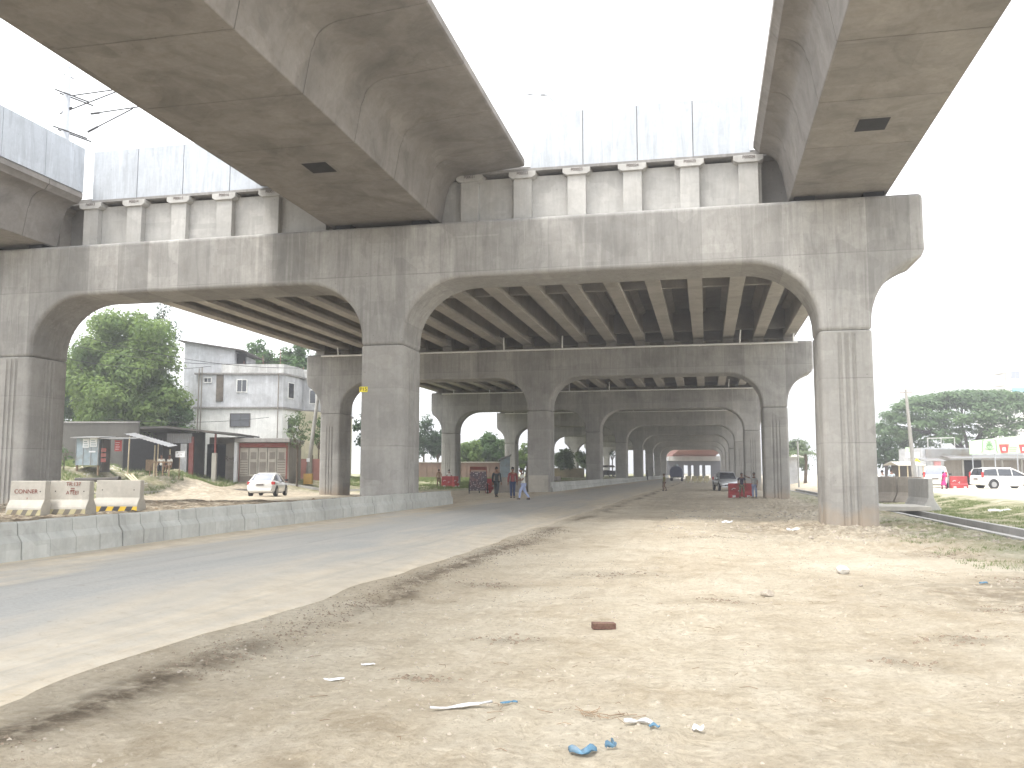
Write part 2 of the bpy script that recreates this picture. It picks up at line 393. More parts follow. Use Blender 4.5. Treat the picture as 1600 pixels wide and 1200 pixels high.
def height(x, y):
    x = np.asarray(x, float); y = np.asarray(y, float)
    t = np.clip((-4.0-x)/5.7, 0, 1)
    z = .37*t
    med = .82 - .34*sm((-10.2-x)/4.0)
    k = sm((-9.93-x)/.12)*(1-sm((y-33.2)/1.6))
    z = z*(1-k)+med*k
    gap = .37-.30*sm((-10-x)/9.)
    k2 = sm((-9.93-x)/.5)*sm((y-33.2)/1.6)
    z = z*(1-k2)+gap*k2
    k3 = sm((-9.93-x)/.12)*(1-sm((-13.6-x)/.5))*sm((y-57.6)/.3)
    z = z*(1-k3)+.88*k3
    num = 0; den = 0
    for (a, b, c) in CP:
        q = 1/((x-a)**2+(y-b)**2+1.5)**1.7
        num = num+q*c; den = den+q
    k4 = np.maximum(sm((-x-23.5)/4), sm((y-58)/8)*sm((-x-14)/2))
    z = z*(1-k4)+(num/den)*k4
    z = np.where(x > 9.2, .45*sm((x-9.2)/4.2), z)
    # drainage channel sunk into the right verge
    ch = (x > 7.45) & (x < 8.35) & (y > 8) & (y < 90)
    z = np.where(ch, -.42, z)
    return z
def hz(x, y): return float(height(np.array([x]), np.array([y]))[0])
def rough(x, y):
    road = sm((x+10.1)/.3)*(1-sm((x+4.6)/.5))
    edge = np.exp(-((x+4.15+.25*(vnoise(y*.5, y*0, 3)-.5))/.42)**2)
    lumps = fbm(x*5, y*5, 4, 5)
    z = (fbm(x*.55, y*.55, 4, 1)-.5)*.10 + (fbm(x*3.2, y*3.2, 4, 2)-.5)*.05
    ruts = (fbm(x*1.9, y*.13, 3, 8)-.5)*.07
    z = z+ruts+(fbm(x*7, y*7, 2, 41)-.5)*.022*sm((fbm(x*.9, y*.9, 2, 42)-.35)/.3)
    z = z + edge*(.02+.12*np.clip(lumps-.42, 0, 1)*sm((fbm(x*.0+3, y*.35, 3, 9)-.3)/.35))
    med = sm((-10.2-x)/.3)*(1-sm((-x-24)/3))*(1-sm((y-33)/2))
    z = z + med*(.13*np.clip(lumps-.45, 0, 1)*1.5)
    verge = sm((x-1.)/1.5)*(1-sm((x-7)/.5))*sm((y-17)/3)*(1-sm((y-60)/5))
    z = z + verge*.30*np.clip(lumps-.5, 0, 1)
    bank = sm((-x-35)/3)
    z = z + bank*(fbm(x*.9, y*.9, 4, 6)-.5)*.5
    ch = (x > 7.2) & (x < 8.6)
    return np.where(ch, 0, z*(1-road))

SPOTS = [(-1.47, 14.3, .5), (-1.9, 8.6, .22), (2.4, 9.6, .3), (4.3, 18.6, .7), (4.7, 14.6, .6), (.3, 22.5, .7), (2.2, 27.5, 1.1), (3.1, 24, .6), (-2.2, 6.9, .15), (1.6, 8.3, .2), (.2, 11.5, .25), (3.4, 11.7, .4), (-3., 12.5, .3)]
def build_ground():
    xs = np.concatenate([np.arange(-400,-110,20.), np.arange(-110,-48,2.), np.arange(-48,-26,.35), np.arange(-26,-13,.2), np.arange(-13,-6,.12), np.arange(-6,7,.055), [7.2,7.44,7.46,7.9,8.34,8.36,8.6], np.arange(8.9,16,.25), np.arange(16,40,1.), np.arange(40,400,20.)])
    ys = np.concatenate([np.arange(-60,0,3.), np.arange(0,3,.3), np.arange(3,16,.055), np.arange(16,30,.11), np.arange(30,70,.3), np.arange(70,130,1.2), np.arange(130,300,5.), np.arange(300,1500,60.)])
    X, Y = np.meshgrid(xs, ys); Z = height(X, Y)+rough(X, Y)
    nx, ny = len(xs), len(ys)
    v = np.stack([X, Y, Z], -1).reshape(-1, 3)
    i = np.arange(nx*ny).reshape(ny, nx)
    f = np.stack([i[:-1, :-1], i[:-1, 1:], i[1:, 1:], i[1:, :-1]], -1).reshape(-1, 4)
    me = bpy.data.meshes.new('ground'); me.vertices.add(len(v)); me.vertices.foreach_set('co', v.ravel())
    me.loops.add(f.size); me.loops.foreach_set('vertex_index', f.ravel().astype(np.int32))
    me.polygons.add(len(f)); me.polygons.foreach_set('loop_start', np.arange(0, f.size, 4, dtype=np.int32)); me.polygons.foreach_set('loop_total', np.full(len(f), 4, dtype=np.int32))
    me.update(); me.validate(); me.shade_smooth()
    x = X.ravel(); y = Y.ravel()
    g = np.zeros_like(x)
    g = np.maximum(g, sm((x-8.7)/.5)*(1-sm((x-11.6-.02*(y-20))/1.6))*.72*(1-sm((y-58)/12)))
    g = np.maximum(g, sm((x-4.6)/1.4)*(1-sm((x-7.2)/.3))*sm((y-12)/6)*.55)
    g = np.maximum(g, sm((-x-35.4)/1.2)*.62)
    g = np.maximum(g, sm((y-74)/6)*sm((-x-14)/3)*.95)
    g = np.maximum(g, sm((y-66)/6)*sm((-x-26)/3)*.95)
    g = np.maximum(g, sm((y-62)/6)*sm((-x-9.9)/.3)*.85)
    sand = sm((x-11.5)/2.5)
    d = np.exp(-((x+4.1+.5*(fbm(x*0, y*.45, 3, 21)-.5))/.24)**2)*1.0*sm((fbm(x*.6, y*.32, 3, 9)-.28)/.3)
    d = np.maximum(d, sm((-10.2-x)/.3)*(1-sm((-x-24)/3))*(1-sm((y-34)/4))*.95)
    d = np.maximum(d, sm((x+1.5)/3)*(1-sm((x-8.)/.8))*np.exp(-((y-27)/5.)**2)*.7)
    d = np.maximum(d, sm((x+4)/2)*(1-sm((x-7)/.8))*sm((y-36)/8)*.45)  # darker soil tone beyond the first bent
    d = np.maximum(d, np.exp(-(((x-4.6)/2.2)**2+((y-13.2)/1.6)**2))*.75)
    d = np.maximum(d, sm((-x-26)/3)*(1-sm((y-72)/8))*.55)
    sand = np.maximum(sand, sm((x-1.2)/5)*(1-sm((x-7)/.4))*.7*sm((fbm(x*.5, y*.4, 4, 31)-.38)/.2))  # paler patches growing towards the right of the shoulder
    for (qx, qy, qr) in SPOTS: d = np.maximum(d, np.exp(-(((x-qx)/(qr*1.6))**2+((y-qy)/qr)**2))*.55)
    for nm, a in (('grassy', g), ('sand', sand), ('damp', d)):
        at = me.attributes.new(nm, 'FLOAT', 'POINT'); at.data.foreach_set('value', a.astype(np.float32))
    me.materials.append(M['ground'])
    o = bpy.data.objects.new('ground', me); col.objects.link(o); tag(o, kind='structure')
    return o
build_ground()
def build_road():
    xs = np.arange(-9.78, -4.5, .2); ys = np.concatenate([np.arange(-20, 60, .5), np.arange(60, 420, 8.)])
    X, Y = np.meshgrid(xs, ys); X = X.copy()
    X[:, -1] += (fbm(Y[:, -1]*.6, Y[:, -1]*0, 3, 4)-.5)*.6; X[:, -2] += (fbm(Y[:, -2]*.6, Y[:, -2]*0, 3, 4)-.5)*.3
    Z = height(X, Y)+.012
    Z[:, -1] -= .035
    mb = MB(); nx = len(xs)
    mb.v = [tuple(p) for p in np.stack([X, Y, Z], -1).reshape(-1, 3)]
    for j in range(len(ys)-1):
        for i in range(nx-1): mb.f.append((j*nx+i, j*nx+i+1, (j+1)*nx+i+1, (j+1)*nx+i)); mb.m.append(0)
    o = mb.build('road', M['road'], smooth=True); tag(o, kind='structure')
build_road()

# ------------------------------------------------------------------ portal bents
Y1, SPAN, DEPTH = 28.2, 28.8, 2.05
DZ = [0, -.28, -.40, -.50, -.56, -.62, -.66, -.70]
XR = [(-25.95, -24.45), (-11.40, -9.92), (3.46, 4.98)]       # the three piers
XL, XE = -27.05, 6.56
ZT, ZB, ZJ = 10.04, 8.12, 5.9
def arc(x0, z0, x1, z1, n=12, vert_first=True):
    "quarter ellipse leaving (x0,z0) vertically and arriving at (x1,z1) horizontally"
    out = []
    for i in range(n+1):
        a = math.pi/2*i/n
        out.append((x0+(x1-x0)*(1-math.cos(a)), z0+(z1-z0)*math.sin(a)))
    return out
def crossbeam(parent):
    zj = ZJ
    poly = [(XL, ZT), (XL, ZB+.15)]
    def side(x, s, r=2.15): return arc(x, zj+.25, x+s*r, ZB)
    # left overhang
    a = [p for p in side(XR[0][0], -1, 2.0) if p[0] > XL+.05][::-1]
    poly += [(XL+.0, ZB-.02)] if False else []
    poly += a + [(XR[0][0], zj), (XR[0][1], zj)]
    poly += side(XR[0][1], 1) + side(XR[1][0], -1)[::-1] + [(XR[1][0], zj), (XR[1][1], zj)]
    poly += side(XR[1][1], 1) + side(XR[2][0], -1)[::-1] + [(XR[2][0], zj), (XR[2][1], zj)]
    b = [p for p in side(XR[2][1], 1, 2.0) if p[0] < XE-.05]
    poly += b + [(XE, ZB+.2), (XE, ZT)]
    mb = MB(); mb.prism_y(poly, 0, DEPTH)
    return mb.build('crossbeam', M['bent'], parent, bevel=.14, seg=4)
def pier_section(x0, x1, r=.16, flutes='', grow=0.):
    pts = []
    def corner(cx, cy, a0):
        for i in range(5):
            a = a0+math.pi/2*i/4; pts.append((cx+r*math.cos(a), cy+r*math.sin(a)))
    def flute(p, q, on):
        # three shallow round grooves in the middle of the face p->q
        p = Vector(p); q = Vector(q); d = (q-p); L = d.length; d.normalize(); n = Vector((-d.y, d.x))
        for k in (-1, 0, 1):
            c = L/2+k*.2
            for j in range(7):
                a = -math.pi+math.pi*j/6
                u = c+.062*math.cos(a); dep = .05*(-math.sin(a)) if on else 0
                v = p+d*u+n*dep; pts.append((v.x, v.y))
    x0 -= grow; x1 += grow; y0, y1 = -grow, DEPTH+grow
    corner(x1-r, y0+r, -math.pi/2); flute((x1, y0+r), (x1, y1-r), 'E' in flutes)
    corner(x1-r, y1-r, 0); flute((x1-r, y1), (x0+r, y1), 'N' in flutes)
    corner(x0+r, y1-r, math.pi/2); flute((x0, y1-r), (x0, y0+r), 'W' in flutes)
    corner(x0+r, y0+r, math.pi); flute((x0+r, y0), (x1-r, y0), 'S' in flutes)
    return pts
def pier(parent, i, top_flute):
    x0, x1 = XR[i]; fl = 'EWNS' if i != 1 else 'EW'
    on = pier_section(x0, x1, flutes=fl); off = pier_section(x0, x1)
    mb = MB()
    rings = [[(x, y, z) for x, y in on] for z in (-1.2, 1.5, 3.5, top_flute-.12)] + [[(x, y, z) for x, y in off] for z in (top_flute, ZJ-.03)]
    ins = pier_section(x0, x1, grow=-.022); rings.append([(x, y, ZJ) for x, y in ins])
    mb.loft(rings)
    return mb.build('pier', M['pier'], parent, smooth=True, angle=28)
def bent(row, label):
    e = empty('portal_bent', (0, Y1+SPAN*row, DZ[row]), 0, label, 'viaduct pier', 'three column portal bents under the viaduct')
    return e
ordw = ['first', 'second', 'third', 'fourth', 'fifth', 'sixth', 'seventh', 'eighth']
b0 = bent(0, 'nearest concrete portal bent, its beam carrying the box girder ends')
crossbeam(b0)
for i in range(3): pier(b0, i, 5.84)
b1 = bent(1, 'second portal bent back, with white drain pipe along its beam')
cb = [o for o in bpy.data.objects if o.name.startswith('crossbeam')][0].copy(); col.objects.link(cb); cb.parent = b1
for i in range(3): pier(b1, i, 5.1)
# bearing ledge + drain pipe with its downpipes (part of the bent)
mb = MB(); mb.tube([(XL+1.2, -.22, ZT-.13), (XE-.9, -.22, ZT-.13)], .062, 8)
for x in np.arange(XL+2, XE-1, 3.1): mb.box(x-.02, x+.02, -.16, .01, ZT-.2, ZT-.06)
for x in (-24.6, -20.9, -12.9, -9.0, 2.2, 5.4): mb.tube([(x, -.22, ZT-.13), (x, -.28, ZT+.25), (x+.05, -.5, ZT+.7)], .05, 8)
mb.build('drain_pipe', M['white'], b1, smooth=True)
for r_ in range(2, 8):
    c = copy_tree(b1); c.location = (0, Y1+SPAN*r_, DZ[r_])
    c['label'] = '%s portal bent back under the concrete viaduct, counted from the camera' % ordw[r_]
# yellow number plate on the middle pier
pl = empty('number_plate', (-11.27, Y1-.012, 4.41), 0, 'small yellow plate with black pier number on the middle pier', 'sign')
mb = MB(); mb.box(-.145, .145, -.012, 0, -.09, .09); mb.build('plate', M['plateyellow'], pl)
text_mesh('lettering', 'P15', .17, M['ink'], pl, Matrix.Translation((0, -.015, 0)) @ FACE)

# ------------------------------------------------------------------ I girder deck spans
def i_girder(parent, x, L, blocks=True):
    mb = MB()
    sec = [(-.33,0),(.33,0),(.33,.2),(.12,.42),(.12,1.42),(.5,1.6),(.5,1.76),(-.5,1.76),(-.5,1.6),(-.12,1.42),(-.12,.42),(-.33,.2)]
    end = [(-.33,0),(.33,0),(.33,.2),(.325,.42),(.325,1.5),(.5,1.6),(.5,1.76),(-.5,1.76),(-.5,1.6),(-.325,1.5),(-.325,.42),(-.33,.2)]
    rings = []
    for y, s in ((0, end), (1.5, end), (2.3, sec), (L-2.3, sec), (L-1.5, end), (L, end)):
        rings.append([(x+a, y, c) for a, c in s])
    mb.loft(rings)
    return mb.build('girder', M['igirder'], parent)
GX = [-4.08+1.87*k for k in range(-12, 6)]
def span(row, first=False):
    y0 = Y1+SPAN*row+1.08; e = empty('deck_span', (0, y0, 10.2+DZ[row]*.5+DZ[min(row+1, 7)]*.5), 0, None, 'viaduct deck', 'deck spans of side by side concrete girders')
    return e
s0 = span(0); s0.location.z = 10.16
s0['label'] = 'nearest ribbed deck span of parallel girders between first two bents'
for x in GX: i_girder(s0, x, SPAN-.12)
mb = MB(); mb.box(GX[0]-1.5, GX[-1]+1.3, 0.0, SPAN-.05, 1.764, 1.98); mb.build('deck_slab', M['slab'], s0)
for yy in (.75, 14.2, 27.4):
    mb = MB()
    for a, b in zip(GX[:-1], GX[1:]):
        mb.box(a+.05, b-.05, yy-.14, yy+.14, .35 if yy != 14.2 else .42, 1.775)
    mb.build('diaphragm', M['slab'] if yy != 14.2 else M['igirder'], s0)
for r_ in range(1, 7):
    c = copy_tree(s0); c.location = (0, Y1+SPAN*r_+1.08, 10.16+DZ[r_]*.6+DZ[min(r_+1, 7)]*.4)
    c['label'] = '%s deck span of parallel concrete girders, counted from the camera' % ordw[r_]
# drop the front diaphragm colour difference: the first span shows light end walls over the first beam
yb = Y1+.92
ew = empty('end_wall', (0, yb, 10.04), 0, 'pale concrete end wall with stub pilasters on top of nearest beam', 'wall')
for (xa, xb) in ((-22.75, -8.1), (-8.1, 1.95)):
    pass
mb = MB(); mb.box(-22.75, -15.2, .14, .30, 0, 1.72); mb.box(-15.2, -8.1, .14, .30, 0, 1.72); mb.box(-8.1+.004, 1.95, .14, .30, 0, 1.72)
mb.build('wall_panel', M['pale'], ew)
for k, x in enumerate(GX):
    if not (-23 < x < 2.2): continue
    mb = MB(); mb.box(x-.31, x+.31, -.12, .16, 0, 1.62); mb.build('pilaster', M['pale'], ew, bevel=.012)
    mb = MB(); mb.prism_y([(x-.34, 1.58), (x+.34, 1.58), (x+.47, 1.66), (x+.47, 1.82), (x-.47, 1.82), (x-.47, 1.66)], -.2, .18); pc = mb.build('cap', M['pale'], ew, bevel=.015)
    if -8 < x < 2 or x < -15:
        text_mesh('stencil', 'P000%02d' % (11+k), .15, M['ink'], pc, Matrix.Translation((x+.02, -.206, 1.745)) @ FACE, .002, .9)
# horizontal slab nosing, above it the tall parapet panels
mb = MB(); mb.box(-22.85, 1.9, -.12, .5, 1.835, 1.93); mb.build('nosing', M['slabedge'], ew)
def parapet(x0, x1, n, label):
    e = empty('parapet', (0, yb-.02, 11.99), 0, label, 'parapet', 'transverse parapets of concrete panels above the nearest beam')
    wd = (x1-x0)/n
    for i in range(n):
        mb = MB(); mb.box(x0+wd*i+.012, x0+wd*(i+1)-.012, 0, .14, 0, 1.95); mb.build('panel', M['panel'], e, bevel=.012)
    mb = MB()
    for i in range(1, n): mb.box(x0+wd*i-.03, x0+wd*i+.03, .05, .2, 0, 1.95)
    mb.build('post', M['slabedge'], e)
parapet(-22.85, -15.1, 4, 'pale panel parapet between left and middle box girders')
parapet(-5.7, 1.62, 4, 'pale panel parapet between middle and right box girders')

# ------------------------------------------------------------------ box girders overhead
def box_section(hs, hf, inset=0.):
    "half soffit width, half flange width -> closed outline in x,z with a filleted web"
    z0 = 0.; zf = 1.9
    right = [(hs-.02, 0), (hs, .02)]
    wx = hs+.24
    right += [(hs+.17, 1.0)]
    L = min(.75, (hf-hs)*.6)
    c = []
    for i in range(7):
        a = math.pi/2*i/6
        c.append((wx+L*(1-math.cos(a)), 1.15+.52*math.sin(a)))
    right += c + [(hf-.05, zf-.06), (hf, zf-.03), (hf, zf+.17)]
    pts = right + [(-x, z) for x, z in right[::-1]]
    if inset:
        out = []
        for x, z in pts:
            out.append((x*(1-inset/max(hs, 1)), z+(inset if z < 1 else inset*.9)))
        out[len(right)-1] = (pts[len(right)-1][0]-inset, pts[len(right)-1][1]); out[len(right)] = (pts[len(right)][0]+inset, pts[len(right)][1])
        return out
    return pts
def box_girder(cx, hs, hf, label, hatch_x, zrot=0.):
    e = empty('box_girder', (cx, 0, 10.22), 0, label, 'box girder', 'segmental box girders passing overhead')
    joints = [29.05, 27.25] + [27.25-3.05*k for k in range(1, 10)]
    full = box_section(hs, hf); thin = box_section(hs, hf, .05)
    for a, b in zip(joints[:-1], joints[1:]):
        mb = MB(); rings = []
        for y, s in ((a, thin), (a-.018, full), (b+.018, full), (b, thin)): rings.append([(x, y, z) for x, z in s])
        mb.loft(rings)
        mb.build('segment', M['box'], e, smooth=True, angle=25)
    # shallow inspection recess near the bent: dark plate inside a raised rim
    h = MB(); h.box(hatch_x-.36, hatch_x+.36, 22.35, 23.15, -.02, .03); fr = h.build('access_hatch', M['dark'], e)
    f = MB()
    for (x0, x1, y0, y1) in ((-.42, .42, 22.28, 22.35), (-.42, .42, 23.15, 23.22), (-.42, -.36, 22.35, 23.15), (.36, .42, 22.35, 23.15)):
        f.box(hatch_x+x0, hatch_x+x1, y0, y1, -.012, .02)
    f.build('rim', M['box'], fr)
    for sx in (-.7, .7):
        p = MB(); p.cbox((hs*sx, 28.7, -.09), (.6, .5, .18)); p.build('bearing', M['dark'], e)
    return e
bgA = box_girder(-10.82, 2.0, 4.95, 'wide box girder with broad flange passing overhead, middle of the three', .28)
bgR = box_girder(4.2, 1.46, 2.5, 'narrow box girder ending on the right end of the nearest beam', 0.0)
bgC = box_girder(-25.75, 1.52, 2.55, 'narrow box girder at far left carrying a pale parapet', 0.0)
# parapet panels of the left girder
e = empty('parapet', (-23.3, 0, 12.3), 0, 'tall pale panel parapet on flange edge of far left box girder', 'parapet')
for k in range(12):
    y = 29.0-2.05*k
    mb = MB(); mb.box(0, .14, y-2.03, y, 0, 1.75); mb.build('panel', M['panel'], e, bevel=.01)

# ------------------------------------------------------------------ rail mast with cantilever arms, lamp arm
def rod(mb, a, b, r): mb.tube([a, b], r, 6)
mp = P(102, 208, 40)
e = empty('overhead_line_mast', mp, YAW, 'tall steel overhead line mast with insulator arms above left parapet', 'mast')
mb = MB(); mb.tube([(0, 0, -2.6), (0, 0, 3.1)], [.2, .13], 12); mb.build('pole', M['steel'], e, smooth=True)
for z in (.05, 1.75):
    for s in (-.2, .2):
        mb = MB(); mb.tube([(-.35, s-.2, z+.12), (1.0, s+.2, z-.3)], .035, 6); mb.build('bracket', M['black'], e)
mb = MB(); mb.tube([(-.2, 0, 2.75), (.2, .1, 2.6)], .03, 6); mb.build('bracket', M['black'], e)
mb = MB(); A = (2.6, 0, 2.1)
for a, b in (((.2, 0, 1.75), A), ((-.3, 0, .9), A), ((1.1, 0, .9), (3.4, 0, 1.25)), ((1.0, 0, 0.05), (3.0, 0, 1.15))): rod(mb, a, b, .03)
mb.build('cantilever', M['black'], e)
mb = MB()
for a, b in (((-.2, 0, .97), (.25, 0, 1.2)), ((1.1, 0, .9), (1.5, 0, .95)), ((1.0, 0, .05), (1.45, 0, .3))): rod(mb, a, b, .05)
mb.build('insulator', M['black'], e)
lp = P(865, 168, 38)
e = empty('lamp_arm', lp, YAW, 'slim pale lighting bracket rising behind the middle parapet', 'lamp arm')
mb = MB(); mb.tube([(.15, 0, -2.4), (.1, 0, .2), (-.3, 0, .55), (-1.4, 0, .6)], [.05, .045, .035, .03], 8); mb.build('arm', M['steel'], e, smooth=True)
mb = MB(); mb.cyl((-.45, 0, .58), .07, .22, 'x', 10); mb.cyl((-1.0, 0, .59), .06, .14, 'x', 10); mb.build('clamp', M['steel'], e)

# ------------------------------------------------------------------ median kerb walls
def wall_x(y):
    return float(np.interp(y, [-6, 10.6, 14.4, 20.8, 29, 34], [-9.4, -9.48, -9.64, -9.70, -9.75, -9.76]))
kw = empty('kerb_wall', (0, 0, 0), 0, 'low precast block kerb wall along left side of the near road', 'kerb wall')
y = -4.0; k = 0
while y < 33.9:
    w_ = .60; y2 = min(y+w_, 34.0); mb = MB(); rings = []
    dx = rnd.uniform(-.012, .012); zt = .91+rnd.uniform(-.008, .008)
    for yy in (y+.008, y2-.008):
        x = wall_x(yy)+dx; zb = .2
        rings.append([(x, yy, zb), (x-.012, yy, .62), (x-.085, yy, .72), (x-.1, yy, zt-.02), (x-.12, yy, zt), (x-.24, yy, zt), (x-.24, yy, zb)])
    mb.loft(rings); mb.build('block', M['kerb'], kw, bevel=.008, seg=1)
    y = y2; k += 1
kw2 = empty('kerb_wall', (0, 0, 0), 0, 'long plain kerb wall running away beyond the crossing gap', 'kerb wall')
for k in range(30):
    y0 = 57.3+6.1*k
    mb = MB(); mb.prism_y([(-9.73, .25), (-9.76, .62), (-9.84, .70), (-9.86, 1.0), (-10.06, 1.0), (-10.06, .25)], y0, y0+6.08); mb.build('block', M['kerb'], kw2)
e = empty('median_nose_wall', (0, 57.0, 0), 0, 'brown stained concrete wall closing the median beside the second middle pier', 'wall')
mb = MB(); mb.box(-13.6, -11.42, -.15, .1, -.1, 1.32); mb.build('wall_face', M['oldwall'], e, bevel=.02)
mb = MB(); mb.box(-13.55, -13.35, .1, 26, 0, 1.3); mb.build('return_wall', M['oldwall'], e)
mb = MB(); mb.box(-11.3, -10.0, -.1, -.0, .0, 1.45); mb.build('pale_panel', M['jersey'], e, bevel=.01)
# ------------------------------------------------------------------ jersey barriers
def jersey_profile(h=.86, b=.29, t=.11): return [(-b, 0), (b, 0), (b-.03, .2), (b-.06, .26), (t+.02, .40), (t, h), (-t, h), (-t-.02, .40), (-b+.06, .26), (-b+.03, .2)]
def barrier(x0, x1, y, z, rz, label, words=None, paint='yellow', h=.9):
    Lg = x1-x0; e = empty('concrete_barrier', ((x0+x1)/2, y, z), rz, label, 'road barrier', 'cast concrete barriers in front of the left pier')
    mb = MB(); mb.loft([[(-Lg/2, a, b) for a, b in jersey_profile(h)], [(Lg/2, a, b) for a, b in jersey_profile(h)]]); mb.build('body', M['jersey'], e, bevel=.015)
    my, mk = MB(), MB(); n = 7
    for i in range(n):
        u0 = -Lg/2+Lg*i/n; u1 = u0+Lg/n; s = .07
        q = [(u0, -.294, .0), (u1, -.294, .0), (min(u1+s, Lg/2), -.276, .15), (u0+s, -.276, .15)]
        (my if i % 2 == 0 else mk).add(q+[(a, b+.003, c) for a, b, c in q], [(0,1,2,3),(7,6,5,4)])
    my.build('stripe', M['yellow'] if paint == 'yellow' else M['fadedyellow'], e); mk.build('stripe', M['stripe_black'] if paint == 'yellow' else M['fadedblack'], e)
    hb = MB()
    for s in (-.36, .36): hb.cyl((Lg*s, -.112, .62), .018, .02, 'y', 8)
    hb.build('lifting_hole', M['dark'], e)
    if words:
        for (txt, zz, sz, xx, mt) in words:
            text_mesh('lettering', txt, sz, M[mt], e, Matrix.Translation((xx, -.128, zz)) @ Matrix.Rotation(R(-3), 4, 'X') @ FACE, .002)
    return e
M['fadedblack'] = simple('faded black paint', (.16, .145, .12), .8, dirt=.5)
M['fadedyellow'] = simple('faded yellow paint', (.40, .36, .22), .7, dirt=.5)
zb_ = .47
for (xa, xb, yb_, lab, wd, pt) in ((17, 74, 806, 'stained striped barrier with CONNER brushed on it, leftmost of three', [('CONNER', .62, .155, -.04, 'grafred'), (',', .50, .2, 0.0, 'grafred')], 'old'),
                                (79, 143, 805, 'middle striped barrier with red brown brushed lettering and drips', [('TR:137', .81, .14, 0.1, 'grafred'), ('ATEEI', .58, .14, 0.08, 'grafred'), ('=', .66, .24, 0.08, 'grafred')], 'old'),
                                (151, 222, 800, 'clean pale barrier with fresh yellow and black stripes, right of three', None, 'yellow')):
    a = G(xa, yb_, zb_); b = G(xb, yb_, zb_)
    barrier(-(b-a).length/2+(a.x+b.x)/2, (b-a).length/2+(a.x+b.x)/2, (a.y+b.y)/2, zb_+.02, math.atan2(b.y-a.y, b.x-a.x)-R(4), lab, wd, pt)
# ------------------------------------------------------------------ right verge: channel, slabs, crete walls
e = empty('drain_channel', (0, 0, 0), 0, 'narrow open concrete drain running along the right verge', 'drain')
mb = MB(); mb.box(7.26, 7.46, 8, 90, -.45, .05); mb.build('channel_wall', M['pale'], e)
mb = MB(); mb.box(8.34, 8.52, 8, 90, -.45, .07); mb.build('channel_wall', M['pale'], e)
mb = MB(); mb.box(7.45, 8.35, 8, 90, -.5, -.40); mb.build('channel_floor', M['oldwall'], e)
e = empty('drain_cover', (0, 0, 0), 0, 'flat concrete cover slab bridging the drain behind the right pier', 'slab')
mb = MB(); mb.box(6.75, 8.75, 38.6, 41.6, .075, .26); mb.build('slab', M['jersey'], e, bevel=.02)
pf = [(-.4, 0), (.4, 0), (.4, .12), (.2, .42), (.12, .6), (.1, 1.42), (-.1, 1.42), (-.12, .6), (-.2, .42), (-.4, .12)]
e = empty('tall_barrier', (9.35, 41.2, -.06), R(6), 'tall pale concrete barrier block standing end on beside the drain', 'road barrier', 'tall concrete barriers on the right verge')
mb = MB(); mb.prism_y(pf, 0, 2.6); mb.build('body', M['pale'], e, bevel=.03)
for k, (xa, xb, D0, D1) in enumerate(((1366, 1404, 49, 47.4), (1405, 1440, 47.3, 46))):
    a = P(xa, 770, D0); b = P(xb, 770, D1); d = b-a
    e = empty('tall_barrier', (a.x, a.y, -.02), math.atan2(d.y, d.x), ['shaded brown barrier block just right of the right pier', 'shaded brown barrier block touching the pale end-on block'][k], 'road barrier', 'tall concrete barriers on the right verge')
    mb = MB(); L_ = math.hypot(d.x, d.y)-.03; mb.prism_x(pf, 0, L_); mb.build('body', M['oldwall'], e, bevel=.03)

# ------------------------------------------------------------------ vegetation
def leaf_mesh(name, centers, normals, size, mat, parent, aspect=.5, jitter=.35):
    n = len(centers); c = np.asarray(centers, float); nn = np.asarray(normals, float)
    nn = nn+npr.normal(0, jitter, (n, 3)); nn /= np.linalg.norm(nn, axis=1)[:, None]+1e-9
    a = np.cross(nn, npr.normal(0, 1, (n, 3))); a /= np.linalg.norm(a, axis=1)[:, None]+1e-9
    b = np.cross(nn, a); s = size*npr.uniform(.6, 1.3, (n, 1))
    v = np.stack([c-a*s*.5, c+b*s*aspect*.5+nn*s*.06, c+a*s*.5, c-b*s*aspect*.5+nn*s*.06], 1).reshape(-1, 3)
    me = bpy.data.meshes.new(name); me.vertices.add(len(v)); me.vertices.foreach_set('co', v.ravel())
    idx = np.arange(n*4, dtype=np.int32); me.loops.add(n*4); me.loops.foreach_set('vertex_index', idx)
    me.polygons.add(n); me.polygons.foreach_set('loop_start', idx[::4].copy()); me.polygons.foreach_set('loop_total', np.full(n, 4, dtype=np.int32))
    me.update(); me.materials.append(mat)
    o = bpy.data.objects.new(name, me); col.objects.link(o); o.parent = parent; return o
def clump_points(clumps, per, shell=.55):
    C, N = [], []
    for (c, r) in clumps:
        r = np.array(r if hasattr(r, '__len__') else (r, r, r)); k = int(per*(r[0]*r[1]*r[2])**(2/3.))
        d = npr.normal(0, 1, (k, 3)); d /= np.linalg.norm(d, axis=1)[:, None]
        rad = npr.uniform(shell**3, 1, (k, 1))**(1/3.)
        C.append(np.array(c)+d*rad*r*(1+npr.normal(0, .1, (k, 1)))); nn = d.copy(); nn[:, 2] += .5; N.append(nn)
    return np.concatenate(C), np.concatenate(N)
def crown_clumps(c, r, n, cr, flat=1., seed=1):
    q = random.Random(seed); out = []
    for i in range(n):
        while True:
            d = Vector((q.gauss(0, 1), q.gauss(0, 1), q.gauss(0, 1))); d.normalize()
            if d.z > -.75: break
        t = q.uniform(.45, 1.0); s = q.uniform(.7, 1.3)*cr
        out.append(((c[0]+d.x*r[0]*t, c[1]+d.y*r[1]*t, c[2]+d.z*r[2]*t), (s, s, s*.75*flat)))
    return out
